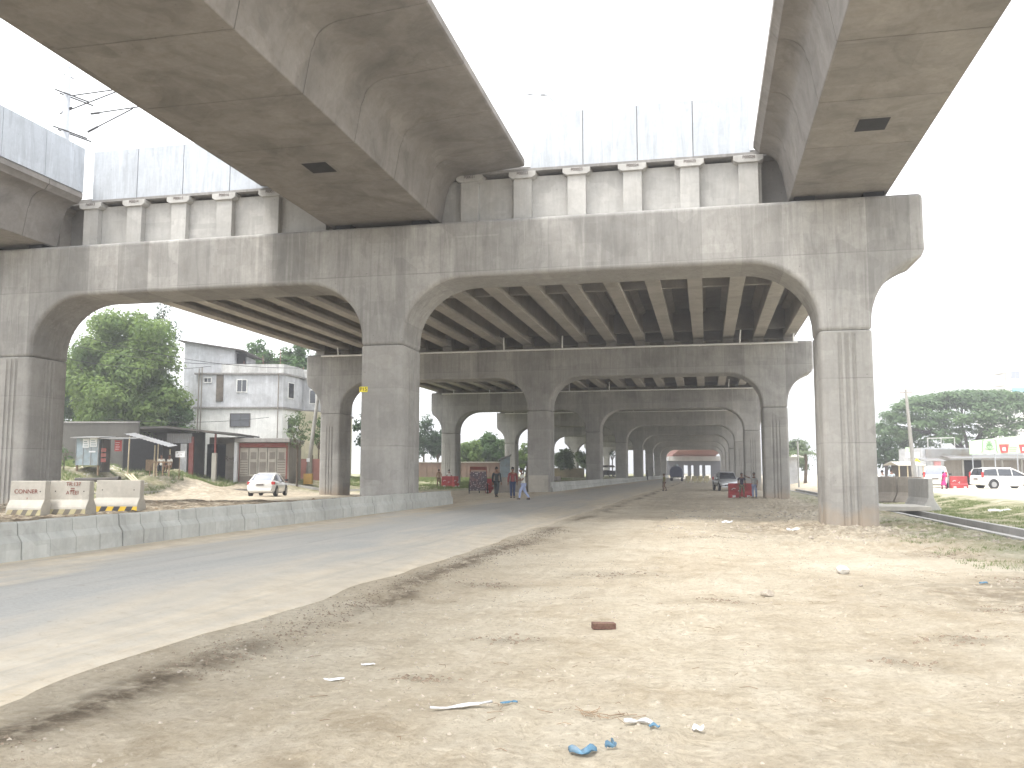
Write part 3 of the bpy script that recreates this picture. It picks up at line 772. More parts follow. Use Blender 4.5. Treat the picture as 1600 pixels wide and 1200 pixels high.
def tree(name, base, label, cat, c, r, n, cr, leaf, size, per, trunk_r, bark='bark', group=None, seed=1, flat=1., limbs=8, lean=(0, 0)):
    e = empty(name, base, 0, label, cat, group)
    cl = crown_clumps(c, r, n, cr, flat, seed)
    mb = MB(); q = random.Random(seed); fork = Vector((c[0]*.4, c[1]*.4, max(.8, c[2]-r[2]*.75)))
    mb.tube([(0, 0, -.6), (lean[0]*.3, lean[1]*.3, fork.z*.5), tuple(fork)], [trunk_r*1.25, trunk_r, trunk_r*.8], 10)
    for i in range(limbs):
        t = Vector(cl[q.randrange(len(cl))][0]); m_ = fork.lerp(t, .5)+Vector((q.uniform(-.4, .4), q.uniform(-.4, .4), q.uniform(0, .5)))
        mb.tube([tuple(fork-Vector((0,0,.2))), tuple(m_), tuple(t)], [trunk_r*.5, trunk_r*.3, trunk_r*.1], 6)
    mb.build('trunk', M[bark], e, smooth=True)
    C, N = clump_points(cl, per)
    leaf_mesh('crown', C, N, size, M[leaf], e)
    return e
def pos_at(x, y, D):
    p = P(x, y, D); return p
def tree_at(name, x, ybase, ytop, D, halfw_px, label, cat='tree', leaf='leaf_mid', n=40, crk=.28, size=.3, per=60, tr=.2, group='trees beyond the boundary wall', seed=1, skirt=.2, zb=None, depthk=1., **kw):
    b = P(x, ybase, D); t = P(x, ytop, D); z0 = hz(b.x, b.y) if zb is None else zb
    hh = t.z-z0; rx = halfw_px/1390*D; low = hh*skirt
    cz = (hh+low)/2; rz = (hh-low)/2
    return tree(name, (b.x, b.y, z0), label, cat, (0, 0, cz), (rx*.85, rx*.85*depthk, rz*.88), n, rx*crk, leaf, size, per, tr, group=group, seed=seed, **kw)

# the big tree left, seen through the first arch
tree_at('broadleaf_tree', 190, 715, 470, 75.5, 112, 'large fresh green tree filling the left arch behind the stalls', leaf='leaf_fresh', n=170, crk=.22, size=.36, per=210, tr=.30, group=None, seed=3, skirt=.0, limbs=14, depthk=.75)
tree_at('broadleaf_tree', 258, 715, 585, 75.5, 46, 'lower bushy tree drooping onto the shed roof beside the house', leaf='leaf_mid', n=60, crk=.34, size=.32, per=170, tr=.14, group=None, seed=61, skirt=.0, depthk=.6)
tree_at('broadleaf_tree', 238, 700, 458, 88, 36, 'dark sparse treetop showing above the big green tree', leaf='leaf_dark', n=26, crk=.35, size=.3, per=120, tr=.25, group=None, seed=5, skirt=.5)
tree_at('broadleaf_tree', 120, 715, 540, 80, 66, 'shaded tree at left edge of the arch behind the big tree', leaf='leaf_mid', n=70, crk=.3, size=.36, per=150, tr=.25, group=None, seed=9, skirt=.2)
tree_at('broadleaf_tree', 402, 700, 524, 100, 36, 'rounded green tree behind the roof terrace, left of two', leaf='leaf_mid', n=60, crk=.34, size=.5, per=130, tr=.25, group='trees behind the grey house', seed=12, skirt=.4)
tree_at('broadleaf_tree', 462, 700, 526, 100, 40, 'green tree behind the house touching the second beam end', leaf='leaf_mid', n=70, crk=.32, size=.5, per=130, tr=.25, group='trees behind the grey house', seed=13, skirt=.4)
tree_at('young_tree', 464, 745, 636, 70, 24, 'thin young tree standing beside the leaning concrete pole', leaf='leaf_pale', n=44, crk=.32, size=.28, per=90, tr=.06, group=None, seed=15, skirt=.38)
tree_at('young_tree', 497, 745, 640, 76, 16, 'small dusty tree just left of the second left pier', leaf='leaf_mid', n=40, crk=.36, size=.28, per=110, tr=.07, group=None, seed=16, skirt=.35)
tree_at('broadleaf_tree', 566, 745, 640, 100, 18, 'sparse dark tree between second left pier and middle pier', leaf='leaf_dark', n=26, crk=.4, size=.45, per=90, tr=.12, seed=17, skirt=.3)
tree_at('broadleaf_tree', 662, 722, 648, 125, 24, 'dark airy tree right beside the near middle pier', leaf='leaf_dark', n=40, crk=.34, size=.5, per=90, tr=.15, seed=18)
tree_at('broadleaf_tree', 684, 722, 662, 125, 17, 'dark narrow tree left of the third left pier', leaf='leaf_dark', n=40, crk=.36, size=.5, per=120, tr=.15, seed=19)
tree_at('broadleaf_tree', 732, 735, 684, 130, 24, 'bright bushy tree at left of the sunlit third arch', leaf='leaf_fresh', n=44, crk=.42, size=.55, per=130, tr=.15, seed=20, skirt=.05)
tree_at('broadleaf_tree', 762, 735, 676, 135, 24, 'bushy green tree in the middle of the third arch', leaf='leaf_mid', n=50, crk=.42, size=.55, per=130, tr=.15, seed=21, skirt=.05)
tree_at('broadleaf_tree', 790, 735, 682, 140, 20, 'pale bushy tree left of the fourth left pier', leaf='leaf_pale', n=44, crk=.4, size=.55, per=120, tr=.15, seed=22, skirt=.05)
tree_at('broadleaf_tree', 818, 738, 686, 140, 14, 'slender green tree left of second middle pier', leaf='leaf_fresh', n=26, crk=.5, size=.5, per=120, tr=.12, seed=23, skirt=.05)
tree_at('broadleaf_tree', 880, 738, 700, 150, 18, 'bushy tree seen just right of the second middle pier', leaf='leaf_pale', n=44, crk=.4, size=.55, per=120, tr=.14, seed=24, skirt=.2)
tree_at('broadleaf_tree', 911, 738, 702, 160, 13, 'small pale tree seen through the distant left arch', leaf='leaf_pale', n=30, crk=.45, size=.5, per=120, tr=.14, seed=25, skirt=.2)
tree_at('broadleaf_tree', 957, 738, 700, 190, 6, 'slim far tree with bare stem above the auto rickshaw', leaf='leaf_dark', n=12, crk=.45, size=.5, per=50, tr=.14, seed=26, skirt=.5)
# weeds and bush along the far-left bank
tree_at('bush', 100, 722, 696, 58, 14, 'low bush left of the blue metal kiosk', 'bush', 'leaf_mid', n=16, crk=.45, size=.2, per=110, tr=.04, group=None, seed=30, skirt=.0)
# rain tree right: umbrella crown with spreading limbs
def rain_tree():
    b = P(1516, 740, 118); z0 = .45
    e = empty('rain_tree', (b.x, b.y, z0), 0, 'huge umbrella shaped rain tree with dark spreading limbs behind right shops', 'tree')
    q = random.Random(4); mb = MB(); fork = Vector((0, 0, 3.6))
    mb.tube([(0, 0, -.5), (.1, 0, 2), tuple(fork)], [.75, .55, .45], 12)
    ends = []; cl = []
    Rx, top = 11.2, 12.2
    for i in range(230):
        a = q.uniform(0, 2*math.pi); rr = math.sqrt(q.uniform(0, 1))*Rx
        z = 7.6+(top-8.2)*math.sqrt(max(0, 1-(rr/Rx)**2))*1. + q.uniform(-.5, .3)
        if rr > Rx*.78: z -= q.uniform(0, 2.6)
        s = q.uniform(.9, 1.7); cl.append(((rr*math.cos(a), rr*math.sin(a)*.8, z), (s*1.25, s*1.25, s*.42))); ends.append(Vector((rr*math.cos(a), rr*math.sin(a)*.8, z)))
    for i in range(110):
        a = q.uniform(0, 2*math.pi); rr = q.uniform(.2, 1)*Rx; z = q.uniform(3.4, 8)
        s = q.uniform(.6, 1.1); cl.append(((rr*math.cos(a), rr*math.sin(a)*.8, z), (s*1.2, s*1.2, s*.4))); ends.append(Vector((rr*math.cos(a), rr*math.sin(a)*.8, z)))
    q.shuffle(ends)
    mains = []
    for i in range(9):
        a = 2*math.pi*i/9+q.uniform(-.2, .2); m_ = Vector((math.cos(a)*Rx*.42, math.sin(a)*Rx*.34, 7+q.uniform(-.5, .8)))
        mb.tube([tuple(fork-Vector((0, 0, .4))), tuple(fork.lerp(m_, .5)+Vector((0, 0, .4))), tuple(m_)], [.26, .18, .11], 7); mains.append(m_)
    for t in ends[:95]:
        m_ = min(mains, key=lambda k: (k-t).length); h_ = m_.lerp(t, .5)+Vector((0, 0, .25))
        mb.tube([tuple(m_), tuple(h_), tuple(t)], [.09, .055, .02], 5)
    mb.build('trunk', M['darkbark'], e, smooth=True)
    C, N = clump_points(cl, 105, .3); N[:, 2] += .8
    leaf_mesh('crown', C, N, .5, M['leaf_rain'], e)
rain_tree()
tree_at('broadleaf_tree', 1385, 735, 672, 105, 22, 'dark shrubby tree right beside the nearest right pier', leaf='leaf_dark', n=50, crk=.36, size=.45, per=90, tr=.2, group=None, seed=40, skirt=.15, bark='darkbark')
tree_at('broadleaf_tree', 1415, 735, 655, 125, 26, 'thin leaved tree with bare twigs behind the leaning right pole', leaf='leaf_rain', n=40, crk=.34, size=.45, per=70, tr=.2, group=None, seed=41, skirt=.2, bark='darkbark')
tree_at('broadleaf_tree', 1240, 748, 688, 130, 26, 'pale hazy tree between second and nearest right piers', leaf='leaf_pale', n=36, crk=.42, size=.5, per=110, tr=.2, group=None, seed=42, skirt=.2)
def palm(x, yb, yt, D, label):
    b = P(x, yb, D); t = P(x, yt, D); z0 = hz(b.x, b.y); H_ = t.z-z0
    e = empty('palm_tree', (b.x, b.y, z0), 0, label, 'palm'); mb = MB(); mb.tube([(0, 0, -.3), (.2, 0, H_*.5), (.1, 0, H_*.72)], [.22, .17, .15], 8); mb.build('trunk', M['bark'], e, smooth=True)
    mb = MB(); q = random.Random(8)
    for k in range(16):
        a = 2*math.pi*k/16+q.uniform(-.15, .15); up = q.uniform(.1, .5); L_ = q.uniform(2.2, 3.)
        for j in range(9):
            s = j/9.; r0 = L_*s; z = H_*.72+up*r0*1.2-.28*r0*r0*.8
            px_, py_ = math.cos(a)*r0, math.sin(a)*r0; n_ = Vector((-math.sin(a), math.cos(a), 0))
            for sg in (-1, 1):
                w_ = .55*(1-s)+.15; c_ = Vector((px_, py_, z))
                mb.add([c_, c_+Vector((math.cos(a)*.2, math.sin(a)*.2, -.03)), c_+n_*sg*w_+Vector((math.cos(a)*.3, math.sin(a)*.3, -.3))], [(0, 1, 2)])
    mb.build('fronds', M['leaf_pale'], e)
palm(1258, 750, 688, 110, 'hazy palm tree with drooping fronds behind the white car')
palm(822, 748, 712, 120, 'small pale green palm left of second middle pier')

# ------------------------------------------------------------------ grass and pebbles
def on_ground(x, y): return height(x, y)+rough(x, y)
def grass(name, x, y, hgt, wid, mat, per=5):
    n = len(x); x = np.repeat(x, per)+npr.normal(0, .04, n*per); y = np.repeat(y, per)+npr.normal(0, .04, n*per)
    z = on_ground(x, y)-.01; n = len(x); a = npr.uniform(0, 2*np.pi, n); h_ = hgt*npr.uniform(.4, 1.2, n); lx = npr.normal(0, .45, n)*h_; ly = npr.normal(0, .45, n)*h_
    w2 = wid*.5
    v = np.stack([np.stack([x-np.cos(a)*w2, y-np.sin(a)*w2, z], 1), np.stack([x+np.cos(a)*w2, y+np.sin(a)*w2, z], 1), np.stack([x+lx, y+ly, z+h_], 1)], 1).reshape(-1, 3)
    me = bpy.data.meshes.new(name); me.vertices.add(len(v)); me.vertices.foreach_set('co', v.ravel()); idx = np.arange(n*3, dtype=np.int32)
    me.loops.add(n*3); me.loops.foreach_set('vertex_index', idx); me.polygons.add(n); me.polygons.foreach_set('loop_start', idx[::3].copy()); me.polygons.foreach_set('loop_total', np.full(n, 3, dtype=np.int32))
    me.update(); me.materials.append(mat); o = bpy.data.objects.new(name, me); col.objects.link(o); return o
def scatter(n, x0, x1, y0, y1, thr=.5, sc=.8, seed=1):
    x = npr.uniform(x0, x1, n); y = npr.uniform(y0, y1, n); k = fbm(x*sc, y*sc, 3, seed) > thr; return x[k], y[k]
a = scatter(13000, 8.6, 12.0, 22, 62, .5, .9, 3); tag(grass('grass', a[0], a[1], .09, .012, M['grass']), 'short green grass on the verge beyond the right drain', 'grass', kind='stuff')
a = scatter(2600, 4.3, 7.2, 15, 32, .56, 1.1, 4); tag(grass('grass', a[0], a[1], .07, .012, M['grass']), 'thin patchy grass around the foot of the right pier', 'grass', kind='stuff')
a = scatter(9000, -46, -35.8, 45, 68, .50, .6, 5); tag(grass('grass', a[0], a[1], .28, .03, M['grass']), 'weeds on the sloping bank below the stalls', 'grass', kind='stuff')
a = scatter(9000, -36, -14, 72, 106, .4, .3, 6); tag(grass('grass', a[0], a[1], .2, .05, M['grass']), 'grass in front of the far brick wall', 'grass', kind='stuff')
M['brickbat'] = simple('mixed tan stones', (.42, .35, .27), .9, vary=.4, sc=20)
def pebbles(name, x, y, smin, smax, mat, label, cat='stones'):
    mb = MB()
    for i in range(len(x)):
        s = smin+(smax-smin)*rnd.random()**3; z = float(on_ground(np.array([x[i]]), np.array([y[i]]))[0]); a = rnd.uniform(0, 3); ca, sa = math.cos(a), math.sin(a)
        pts = [(1, 0, 0), (.2, .8, .05), (-.9, .3, 0), (-.4, -.8, .05), (.1, .1, .6), (.6, -.6, 0.1)]
        vs = [((p[0]*ca-p[1]*sa)*s*rnd.uniform(.7, 1.2)+x[i], (p[0]*sa+p[1]*ca)*s*rnd.uniform(.7, 1.2)+y[i], z-.15*s+p[2]*s) for p in pts]
        mb.add(vs, [(0, 1, 4), (1, 2, 4), (2, 3, 4), (3, 5, 4), (5, 0, 4)])
    tag(mb.build(name, mat), label, cat, kind='stuff')
a = scatter(420, -4.0, 7.0, 4, 22, .5, 1.5, 17); pebbles('pale_pebbles', a[0], a[1], .005, .022, M['brickbat'], 'small pale stones scattered over the dirt shoulder')
a = scatter(8000, -4.8, 7.0, 3.5, 22, .45, 1.2, 7); pebbles('pebbles', a[0], a[1], .005, .03, M['stone'], 'small stones and crumbs scattered over the dirt shoulder')
x_ = npr.normal(-4.12, .2, 5000); y_ = npr.uniform(3.5, 26, 5000); k_ = fbm(x_*0+3, y_*.35, 3, 9) > .36; pebbles('dirt_clods', x_[k_], y_[k_], .006, .03, simple('damp clods', (.19, .15, .11), .95, vary=.35, sc=25), 'dark dirt clods along the edge of the road', 'dirt')
X_ = []; Y_ = []
for (qx, qy, qr) in SPOTS:
    k_ = int(150*qr+40); X_.append(npr.normal(qx, qr*.8, k_)); Y_.append(npr.normal(qy, qr*.5, k_))
pebbles('dirt_clods', np.concatenate(X_), np.concatenate(Y_), .006, .045, bpy.data.materials['damp clods'], 'crumbly dark clods in patches on the shoulder', 'dirt')
a = scatter(1500, -24, -10.4, 12, 32, .4, 1, 8); pebbles('dirt_clods', a[0], a[1], .02, .09, simple('brown clods', (.27, .2, .13), .95, vary=.35, sc=15), 'brown clods on the median behind the kerb wall', 'dirt')
a = scatter(2200, -1.5, 7, 21, 42, .46, .9, 9); pebbles('rubble', a[0], a[1], .02, .11, M['stone'], 'rubble and crumbs around the right pier', 'rubble')
a = scatter(1200, -45, -36.2, 46, 66, .45, .8, 10); pebbles('rubble', a[0], a[1], .04, .16, M['palestone'], 'pale broken rubble on the bank left of the white sedan', 'rubble')
a = scatter(420, 4.0, 7.0, 12, 15, .35, 1.1, 12); pebbles('rubble', a[0], a[1], .015, .05, M['stone'], 'crumbly dark soil patch on right of the shoulder', 'rubble')

# ------------------------------------------------------------------ litter and stones on the shoulder
def stone(px_, py_, r, label, mat, seed, cat='stone', name='stone'):
    g = G(px_, py_, 0); q = random.Random(seed); bm = bmesh.new(); bmesh.ops.create_icosphere(bm, subdivisions=3, radius=1)
    off = [Vector((q.uniform(-1, 1), q.uniform(-1, 1), q.uniform(-1, 1))).normalized() for _ in range(9)]; cut = [q.uniform(.62, .85) for _ in off]
    for v in bm.verts:
        for d, c in zip(off, cut):
            t = v.co.dot(d)
            if t > c: v.co -= d*(t-c)
        v.co = Vector((v.co.x*r[0], v.co.y*r[1], v.co.z*r[2]))
    me = bpy.data.meshes.new(name); bm.to_mesh(me); bm.free(); me.materials.append(mat); o = bpy.data.objects.new(name, me); col.objects.link(o)
    o.location = (g.x, g.y, float(on_ground(np.array([g.x]), np.array([g.y]))[0])+r[2]*.6); tag(o, label, cat); return o
stone(1316, 898, (.115, .1, .085), 'pale whitish stone lying on the bright dirt', M['palestone'], 1)
stone(1198, 931, (.095, .08, .055), 'rounded grey brown stone left of the pale stone', M['stone'], 2)
stone(1345, 916, (.035, .03, .02), 'tiny dark stone just right of the pale stone', M['stone'], 3)
g = G(943, 982, 0)
mb = MB(); mb.box(-.12, .12, -.055, .055, 0, .068)
o = mb.build('brick', M['brick'], bevel=.008); o.location = (g.x, g.y, float(on_ground(np.array([g.x]), np.array([g.y]))[0])-.002); o.rotation_euler = (0, R(2), YAW+R(8)); tag(o, 'single dark red brick lying on the dirt', 'brick')
def scrap(px_, py_, L_, W_, mat, label, seed, rz=0., curl=.03, name='plastic_scrap'):
    g = G(px_, py_, 0); q = random.Random(seed); n, m_ = 9, 5; rings = []; z0 = float(on_ground(np.array([g.x]), np.array([g.y]))[0])
    top, bot = [], []
    for i in range(n):
        u = i/(n-1); wl = W_*(.35+.65*math.sin(math.pi*min(max(u*.9+.07, 0), 1)))*q.uniform(.75, 1.1)
        for j in range(m_):
            v = j/(m_-1)-.5; z = .012+curl*abs(math.sin(u*5+seed)+.6*math.sin(v*6+u*3+seed))
            top.append((L_*(u-.5), wl*v+.02*math.sin(u*7+seed), z)); 
    fs = []
    for i in range(n-1):
        for j in range(m_-1): fs.append((i*m_+j, i*m_+j+1, (i+1)*m_+j+1, (i+1)*m_+j))
    mb = MB(); mb.add(top, fs); o = mb.build(name, mat, smooth=True); s = o.modifiers.new('thickness', 'SOLIDIFY'); s.thickness = .003
    o.location = (g.x, g.y, z0); o.rotation_euler = (0, 0, YAW+rz); tag(o, label, 'litter'); return o
M['whiteplastic'] = simple('dirty white plastic', (.5, .5, .5), .5, dirt=.55, sc=12)
scrap(912, 1177, .17, .065, M['bluecloth'], 'crumpled blue plastic sheet, largest scrap at the bottom', 1, R(12), .03)
scrap(722, 1113, .44, .05, M['whiteplastic'], 'long whitish plastic strip left of the blue scraps', 2, R(22), .012)
scrap(795, 1101, .12, .025, M['bluecloth'], 'thin light blue sliver beside the end of the whitish strip', 3, R(5), .01)
scrap(998, 1133, .19, .045, M['whiteplastic'], 'curved white plastic piece above right of the blue sheet', 4, R(-12), .02)
scrap(1022, 1139, .07, .04, M['bluecloth'], 'small blue flap at the end of the curved white piece', 5, R(0), .012)
scrap(1091, 1136, .075, .06, M['paper'], 'little white triangle of paper right of the curved piece', 6, 0, .02, 'paper_scrap')
scrap(955, 1168, .09, .025, M['bluecloth'], 'thin upright blue shred beside the crumpled blue sheet', 7, R(60), .03)
scrap(522, 1060, .16, .07, M['paper'], 'white paper scrap lying near the road edge', 8, R(10), .006, 'paper_scrap')
scrap(575, 1036, .12, .05, M['paper'], 'second white paper scrap farther up the road edge', 9, R(0), .006, 'paper_scrap')
scrap(1536, 915, .12, .05, M['bluecloth'], 'tiny turquoise scrap on dark soil at the right', 10, 0, .02)
scrap(1243, 830, .5, .18, M['paper'], 'torn white paper beside the foot of the right pier', 11, 0, .05, 'paper_scrap')
scrap(1136, 818, .35, .15, M['paper'], 'white paper scrap on dark dirt left of the right pier', 12, 0, .05, 'paper_scrap')
scrap(1563, 805, .9, .35, M['paper'], 'flat white sack on the grass bank at right', 13, 0, .06, 'sack')
scrap(1465, 797, .35, .2, M['paper'], 'small white litter on grass by the pale barrier', 14, 0, .08, 'paper_scrap')
mb = MB(); q = random.Random(3)
for i in range(26):
    a = q.uniform(0, 3.14); L_ = q.uniform(.03, .13); x, y = q.gauss(0, .09), q.gauss(0, .07)
    mb.tube([(x, y, .012), (x+L_*math.cos(a), y+L_*math.sin(a), .012+q.uniform(0, .02))], .0025, 4)
g = G(940, 1118, 0); o = mb.build('twigs', M['wood']); o.location = (g.x, g.y, float(on_ground(np.array([g.x]), np.array([g.y]))[0])); tag(o, 'little heap of dry twigs above the crumpled blue sheet', 'twigs', kind='stuff')

mb = MB(); q = random.Random(13)
for i in range(420):
    x, y = q.uniform(-3.6, 6.5), q.uniform(3.8, 17)
    if float(fbm(np.array([x*.7]), np.array([y*.7]), 3, 52)[0]) < .5: continue
    z = float(on_ground(np.array([x]), np.array([y]))[0]); a = q.uniform(0, 3.14); L_ = q.uniform(.03, .14)
    mb.tube([(x, y, z+.004), (x+L_*.5*math.cos(a), y+L_*.5*math.sin(a), z+.012), (x+L_*math.cos(a+.4), y+L_*math.sin(a+.4), z+.004)], .0022, 4)
tag(mb.build('straw', M['wood']), 'bits of straw and twig strewn over the dirt shoulder', 'straw', kind='stuff')
# ------------------------------------------------------------------ frame facing the camera's heading, for the streets on both sides
FH = Vector((-math.sin(YAW), math.cos(YAW), 0)); RH = Vector((math.cos(YAW), math.sin(YAW), 0))
def UZ(x, y, V):
    d = P(x, y, 1.)-Vector((0, 0, EYE)); t = V/d.dot(FH); return t*d.dot(RH), EYE+t*d.z
class Fr:
    "a thing standing at forward distance V, its Empty at photo place x with base height z0"
    def __init__(s, name, x, V, z0, label, cat, group=None, turn=0.):
        s.V = V; s.u0 = UZ(x, 700, V)[0]; s.z0 = z0
        s.e = empty(name, RH*s.u0+FH*V+Vector((0, 0, z0)), YAW+turn, label, cat, group)
    def X(s, x, dv=0.): return UZ(x, 700, s.V+dv)[0]-s.u0
    def Z(s, y, x=None, dv=0.): return UZ(800 if x is None else x, y, s.V+dv)[1]-s.z0
def street(x, V):
    u = UZ(x, 700, V)[0]; return RH*u+FH*V
def window(par, x0, x1, z0, z1, v, frame='whitewash', depth=.12, bars=1, pane='glass', fw=.07):
    f = MB()
    for (a, b, c, d) in ((x0-fw, x0, z0-fw, z1+fw), (x1, x1+fw, z0-fw, z1+fw), (x0, x1, z1, z1+fw), (x0, x1, z0-fw, z0)): f.box(a, b, v-.05, v+.05, c, d)
    for i in range(bars): xx = x0+(x1-x0)*(i+1)/(bars+1); f.box(xx-.02, xx+.02, v-.03, v+.02, z0, z1)
    w_ = f.build('window', M[frame], par)
    g = MB(); g.box(x0, x1, v-.01, v+.03, z0, z1); g.build('pane', M[pane], w_); return w_

M['mould'] = concrete('lime plaster with mould', (.50, .50, .49), .45, .7, 0, scale=2.)
M['roofgrey'] = M['mould']
# ---- grey three storey house
h = Fr('plastered_house', 372, 80, 1.0, 'mouldy grey and white plastered house with flat roof behind the shops', 'house')
X, Z = h.X, h.Z
def plan(g=0., top=False): return [(X(303)-g, -g), (X(440)+g*.4, -g), (X(453)+g, 2.6-g*.5), (X(453)+g, 4.4-g), (X(474)+g, 4.4-g), (X(476)+g, 7-g), (X(503)+g, 8-g), (X(503)+g, 15), (X(303)-g, 15)]
z1, z2, z3, z4 = Z(690), Z(636), Z(583), Z(569)
mb = MB(); mb.prism_z(plan(), z2, z3); mb.build('upper_wall', M['plaster'], h.e)
mb = MB(); mb.prism_z([(X(303)+.03, .03), (X(440), .03), (X(452), 2.5), (X(452), 15), (X(303)+.03, 15)], -.6, z2-.12); mb.build('lower_wall', M['whitewash'], h.e)
mb = MB(); mb.prism_z([(X(452)+.02, 3.2), (X(478), 4.6), (X(503), 7.8), (X(503), 14.9), (X(452)+.02, 14.9)], -.6, z2-.12); mb.build('side_wall', M['cream'], h.e)
for zz in (z2, z3):
    mb = MB(); mb.prism_z(plan(.16), zz-.14, zz+.02); mb.build('slab_edge', M['slabedge'], h.e)
mb = MB(); pl_ = plan(.02)
pts = [(X(342), 0)]+pl_[1:7]
for a, b in zip(pts[:-1], pts[1:]):
    a = Vector((a[0], a[1], 0)); b = Vector((b[0], b[1], 0)); d = (b-a).normalized(); n = Vector((-d.y, d.x, 0))*.14
    mb.prism_z([(a.x, a.y), (b.x+d.x*.01, b.y), (b.x+n.x, b.y+n.y), (a.x+n.x, a.y+n.y)], z3+.02, z4)
mb.build('parapet', M['mould'], h.e)
mb = MB(); tz = Z(545, dv=5); mb.prism_z([(X(283, 5), 5), (X(362, 5), 5), (X(362, 5), 12), (X(283, 5), 12)], z3-6, Z(549, dv=5)); mb.prism_y([(X(283, 5), Z(549, dv=5)), (X(362, 5), Z(549, dv=5)), (X(362, 5), Z(546, dv=5)), (X(283, 5), Z(533, dv=5))], 5, 5.2)
mb.build('stair_tower', M['plaster'], h.e)
mb = MB(); mb.prism_y([(X(276, 5), Z(534, dv=5)), (X(378, 5), Z(549.5, dv=5)), (X(378, 5), Z(547.5, dv=5)), (X(276, 5), Z(532, dv=5))], 4.4, 12); mb.build('tin_roof', M['darktin'], h.e)
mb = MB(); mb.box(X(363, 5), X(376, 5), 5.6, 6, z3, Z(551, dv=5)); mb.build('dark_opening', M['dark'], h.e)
mb = MB(); mb.box(X(280), X(303), 2.2, 12, -.6, Z(583)); mb.build('rear_wing', M['plaster'], h.e)
window(h.e, X(368), X(382.5), Z(612), Z(594), -.03); window(h.e, X(316), X(326.5), Z(597), Z(591), -.03); window(h.e, X(359), X(388.5), Z(666), Z(647), 0.02, 'darktin', pane='glass')
mb = MB(); mb.box(X(335), X(346), -.07, .03, Z(627), Z(584)); mb.build('stained_recess', simple('brown stained plaster', (.13, .11, .09), .9, vary=.35, sc=3), h.e)  # brown stain strip; the dark of a recess is put into its colour
def side_window(p, q, x, z0, z1, w_=.7):
    p = Vector((p[0], p[1], 0)); q = Vector((q[0], q[1], 0)); d = (q-p).normalized(); n = Vector((d.y, -d.x, 0)); c = p+(q-p)*x
    def bx(hw, t0, t1, za, zb):
        return [(c+d*s*hw+n*t) for s, t in ((-1, t0), (1, t0), (1, t1), (-1, t1))]
    f = MB(); f.prism_z([(v.x, v.y) for v in bx(w_/2+.08, 0, .05, 0, 0)], z0-.08, z1+.08); fo = f.build('window', M['whitewash'], h.e)
    g_ = MB(); g_.prism_z([(v.x, v.y) for v in bx(w_/2, .05, .06, 0, 0)], z0, z1); g_.build('pane', M['glass'], fo)
P0 = plan()
side_window(P0[1], P0[2], .5, Z(620), Z(597), .9); side_window(P0[1], P0[2], .5, Z(676), Z(652), .9); side_window(P0[3], P0[4], .8, Z(624), Z(603), .5); side_window(P0[5], P0[6], .8, Z(628), Z(610), .6)
side_window((X(452), 3.2), (X(478), 4.6), .55, Z(745), Z(722), .5)
for xx, ya in ((308.5, 576), (313, 574), (433.5, 583)):
    mb = MB(); mb.tube([(X(xx), -.22, Z(690)), (X(xx), -.22, Z(ya))], .05, 6); mb.build('pipe', M['oldwall'], h.e)
for i, xx in enumerate((375, 408, 434, 449, 462, 468, 475)):
    mb = MB(); lean = (.1, -.1, .0, .2, -.1, .15, -.5)[i]; vv = 0.1 if xx < 440 else 4.6
    mb.tube([(X(xx), vv, z3), (X(xx)+lean, vv, z3+1.1+(i % 3)*.5)], .025, 5); mb.build('rebar', M['rust'], h.e)

# ---- shop with folding shutters
s_ = Fr('shutter_shop', 412, 70.5, 1.2, 'low concrete shop with red trim and pale folding shutters', 'shop'); X, Z = s_.X, s_.Z
mb = MB(); mb.box(X(372), X(374), 0, 4, -.5, Z(692)); mb.box(X(448), X(452), 0, 4, -.5, Z(692)); mb.box(X(374), X(448), .35, 4, -.5, Z(694)); mb.build('wall', M['oldwall'], s_.e)
mb = MB(); mb.box(X(370), X(456), -.7, 4.2, Z(691.5), Z(685)); mb.build('roof_slab', M['slabedge'], s_.e, bevel=.03)
mb = MB(); mb.box(X(374), X(450), -.05, .12, Z(699), Z(692.2)); mb.build('lintel', M['redpaint'], s_.e)
for xx in (372.5, 447.5):
    mb = MB(); mb.box(X(xx), X(xx+2), -.06, .1, -.3, Z(699)); mb.build('red_jamb', M['redpaint'], s_.e)
for i in range(5):
    a, b = X(374.8+14.6*i), X(374.8+14.6*(i+1)-1.0); zt_ = Z(700); zb_2 = Z(744); pth = MB()
    pth.box(a, b, .05, .11, zb_2, zt_); d_ = pth.build('shutter_door', M['jersey'], s_.e)
    m2 = MB()
    if i in (0, 4):
        for k in range(7): zz = zb_2+(zt_-zb_2)*.62*k/7; m2.box(a+.05, b-.05, .03, .05, zz+.05, zz+.16)
    else: m2.box(a+.1, b-.1, .03, .05, zb_2+.15, zb_2+(zt_-zb_2)*.5)
    m2.box(a+.12, b-.12, .03, .05, zb_2+(zt_-zb_2)*.6, zb_2+(zt_-zb_2)*.85); m2.build('louvre', M['oldwall'], d_)
mb = MB(); mb.box(X(373), X(450), .2, .3, -.3, Z(744)); mb.build('plinth', M['oldwall'], s_.e)
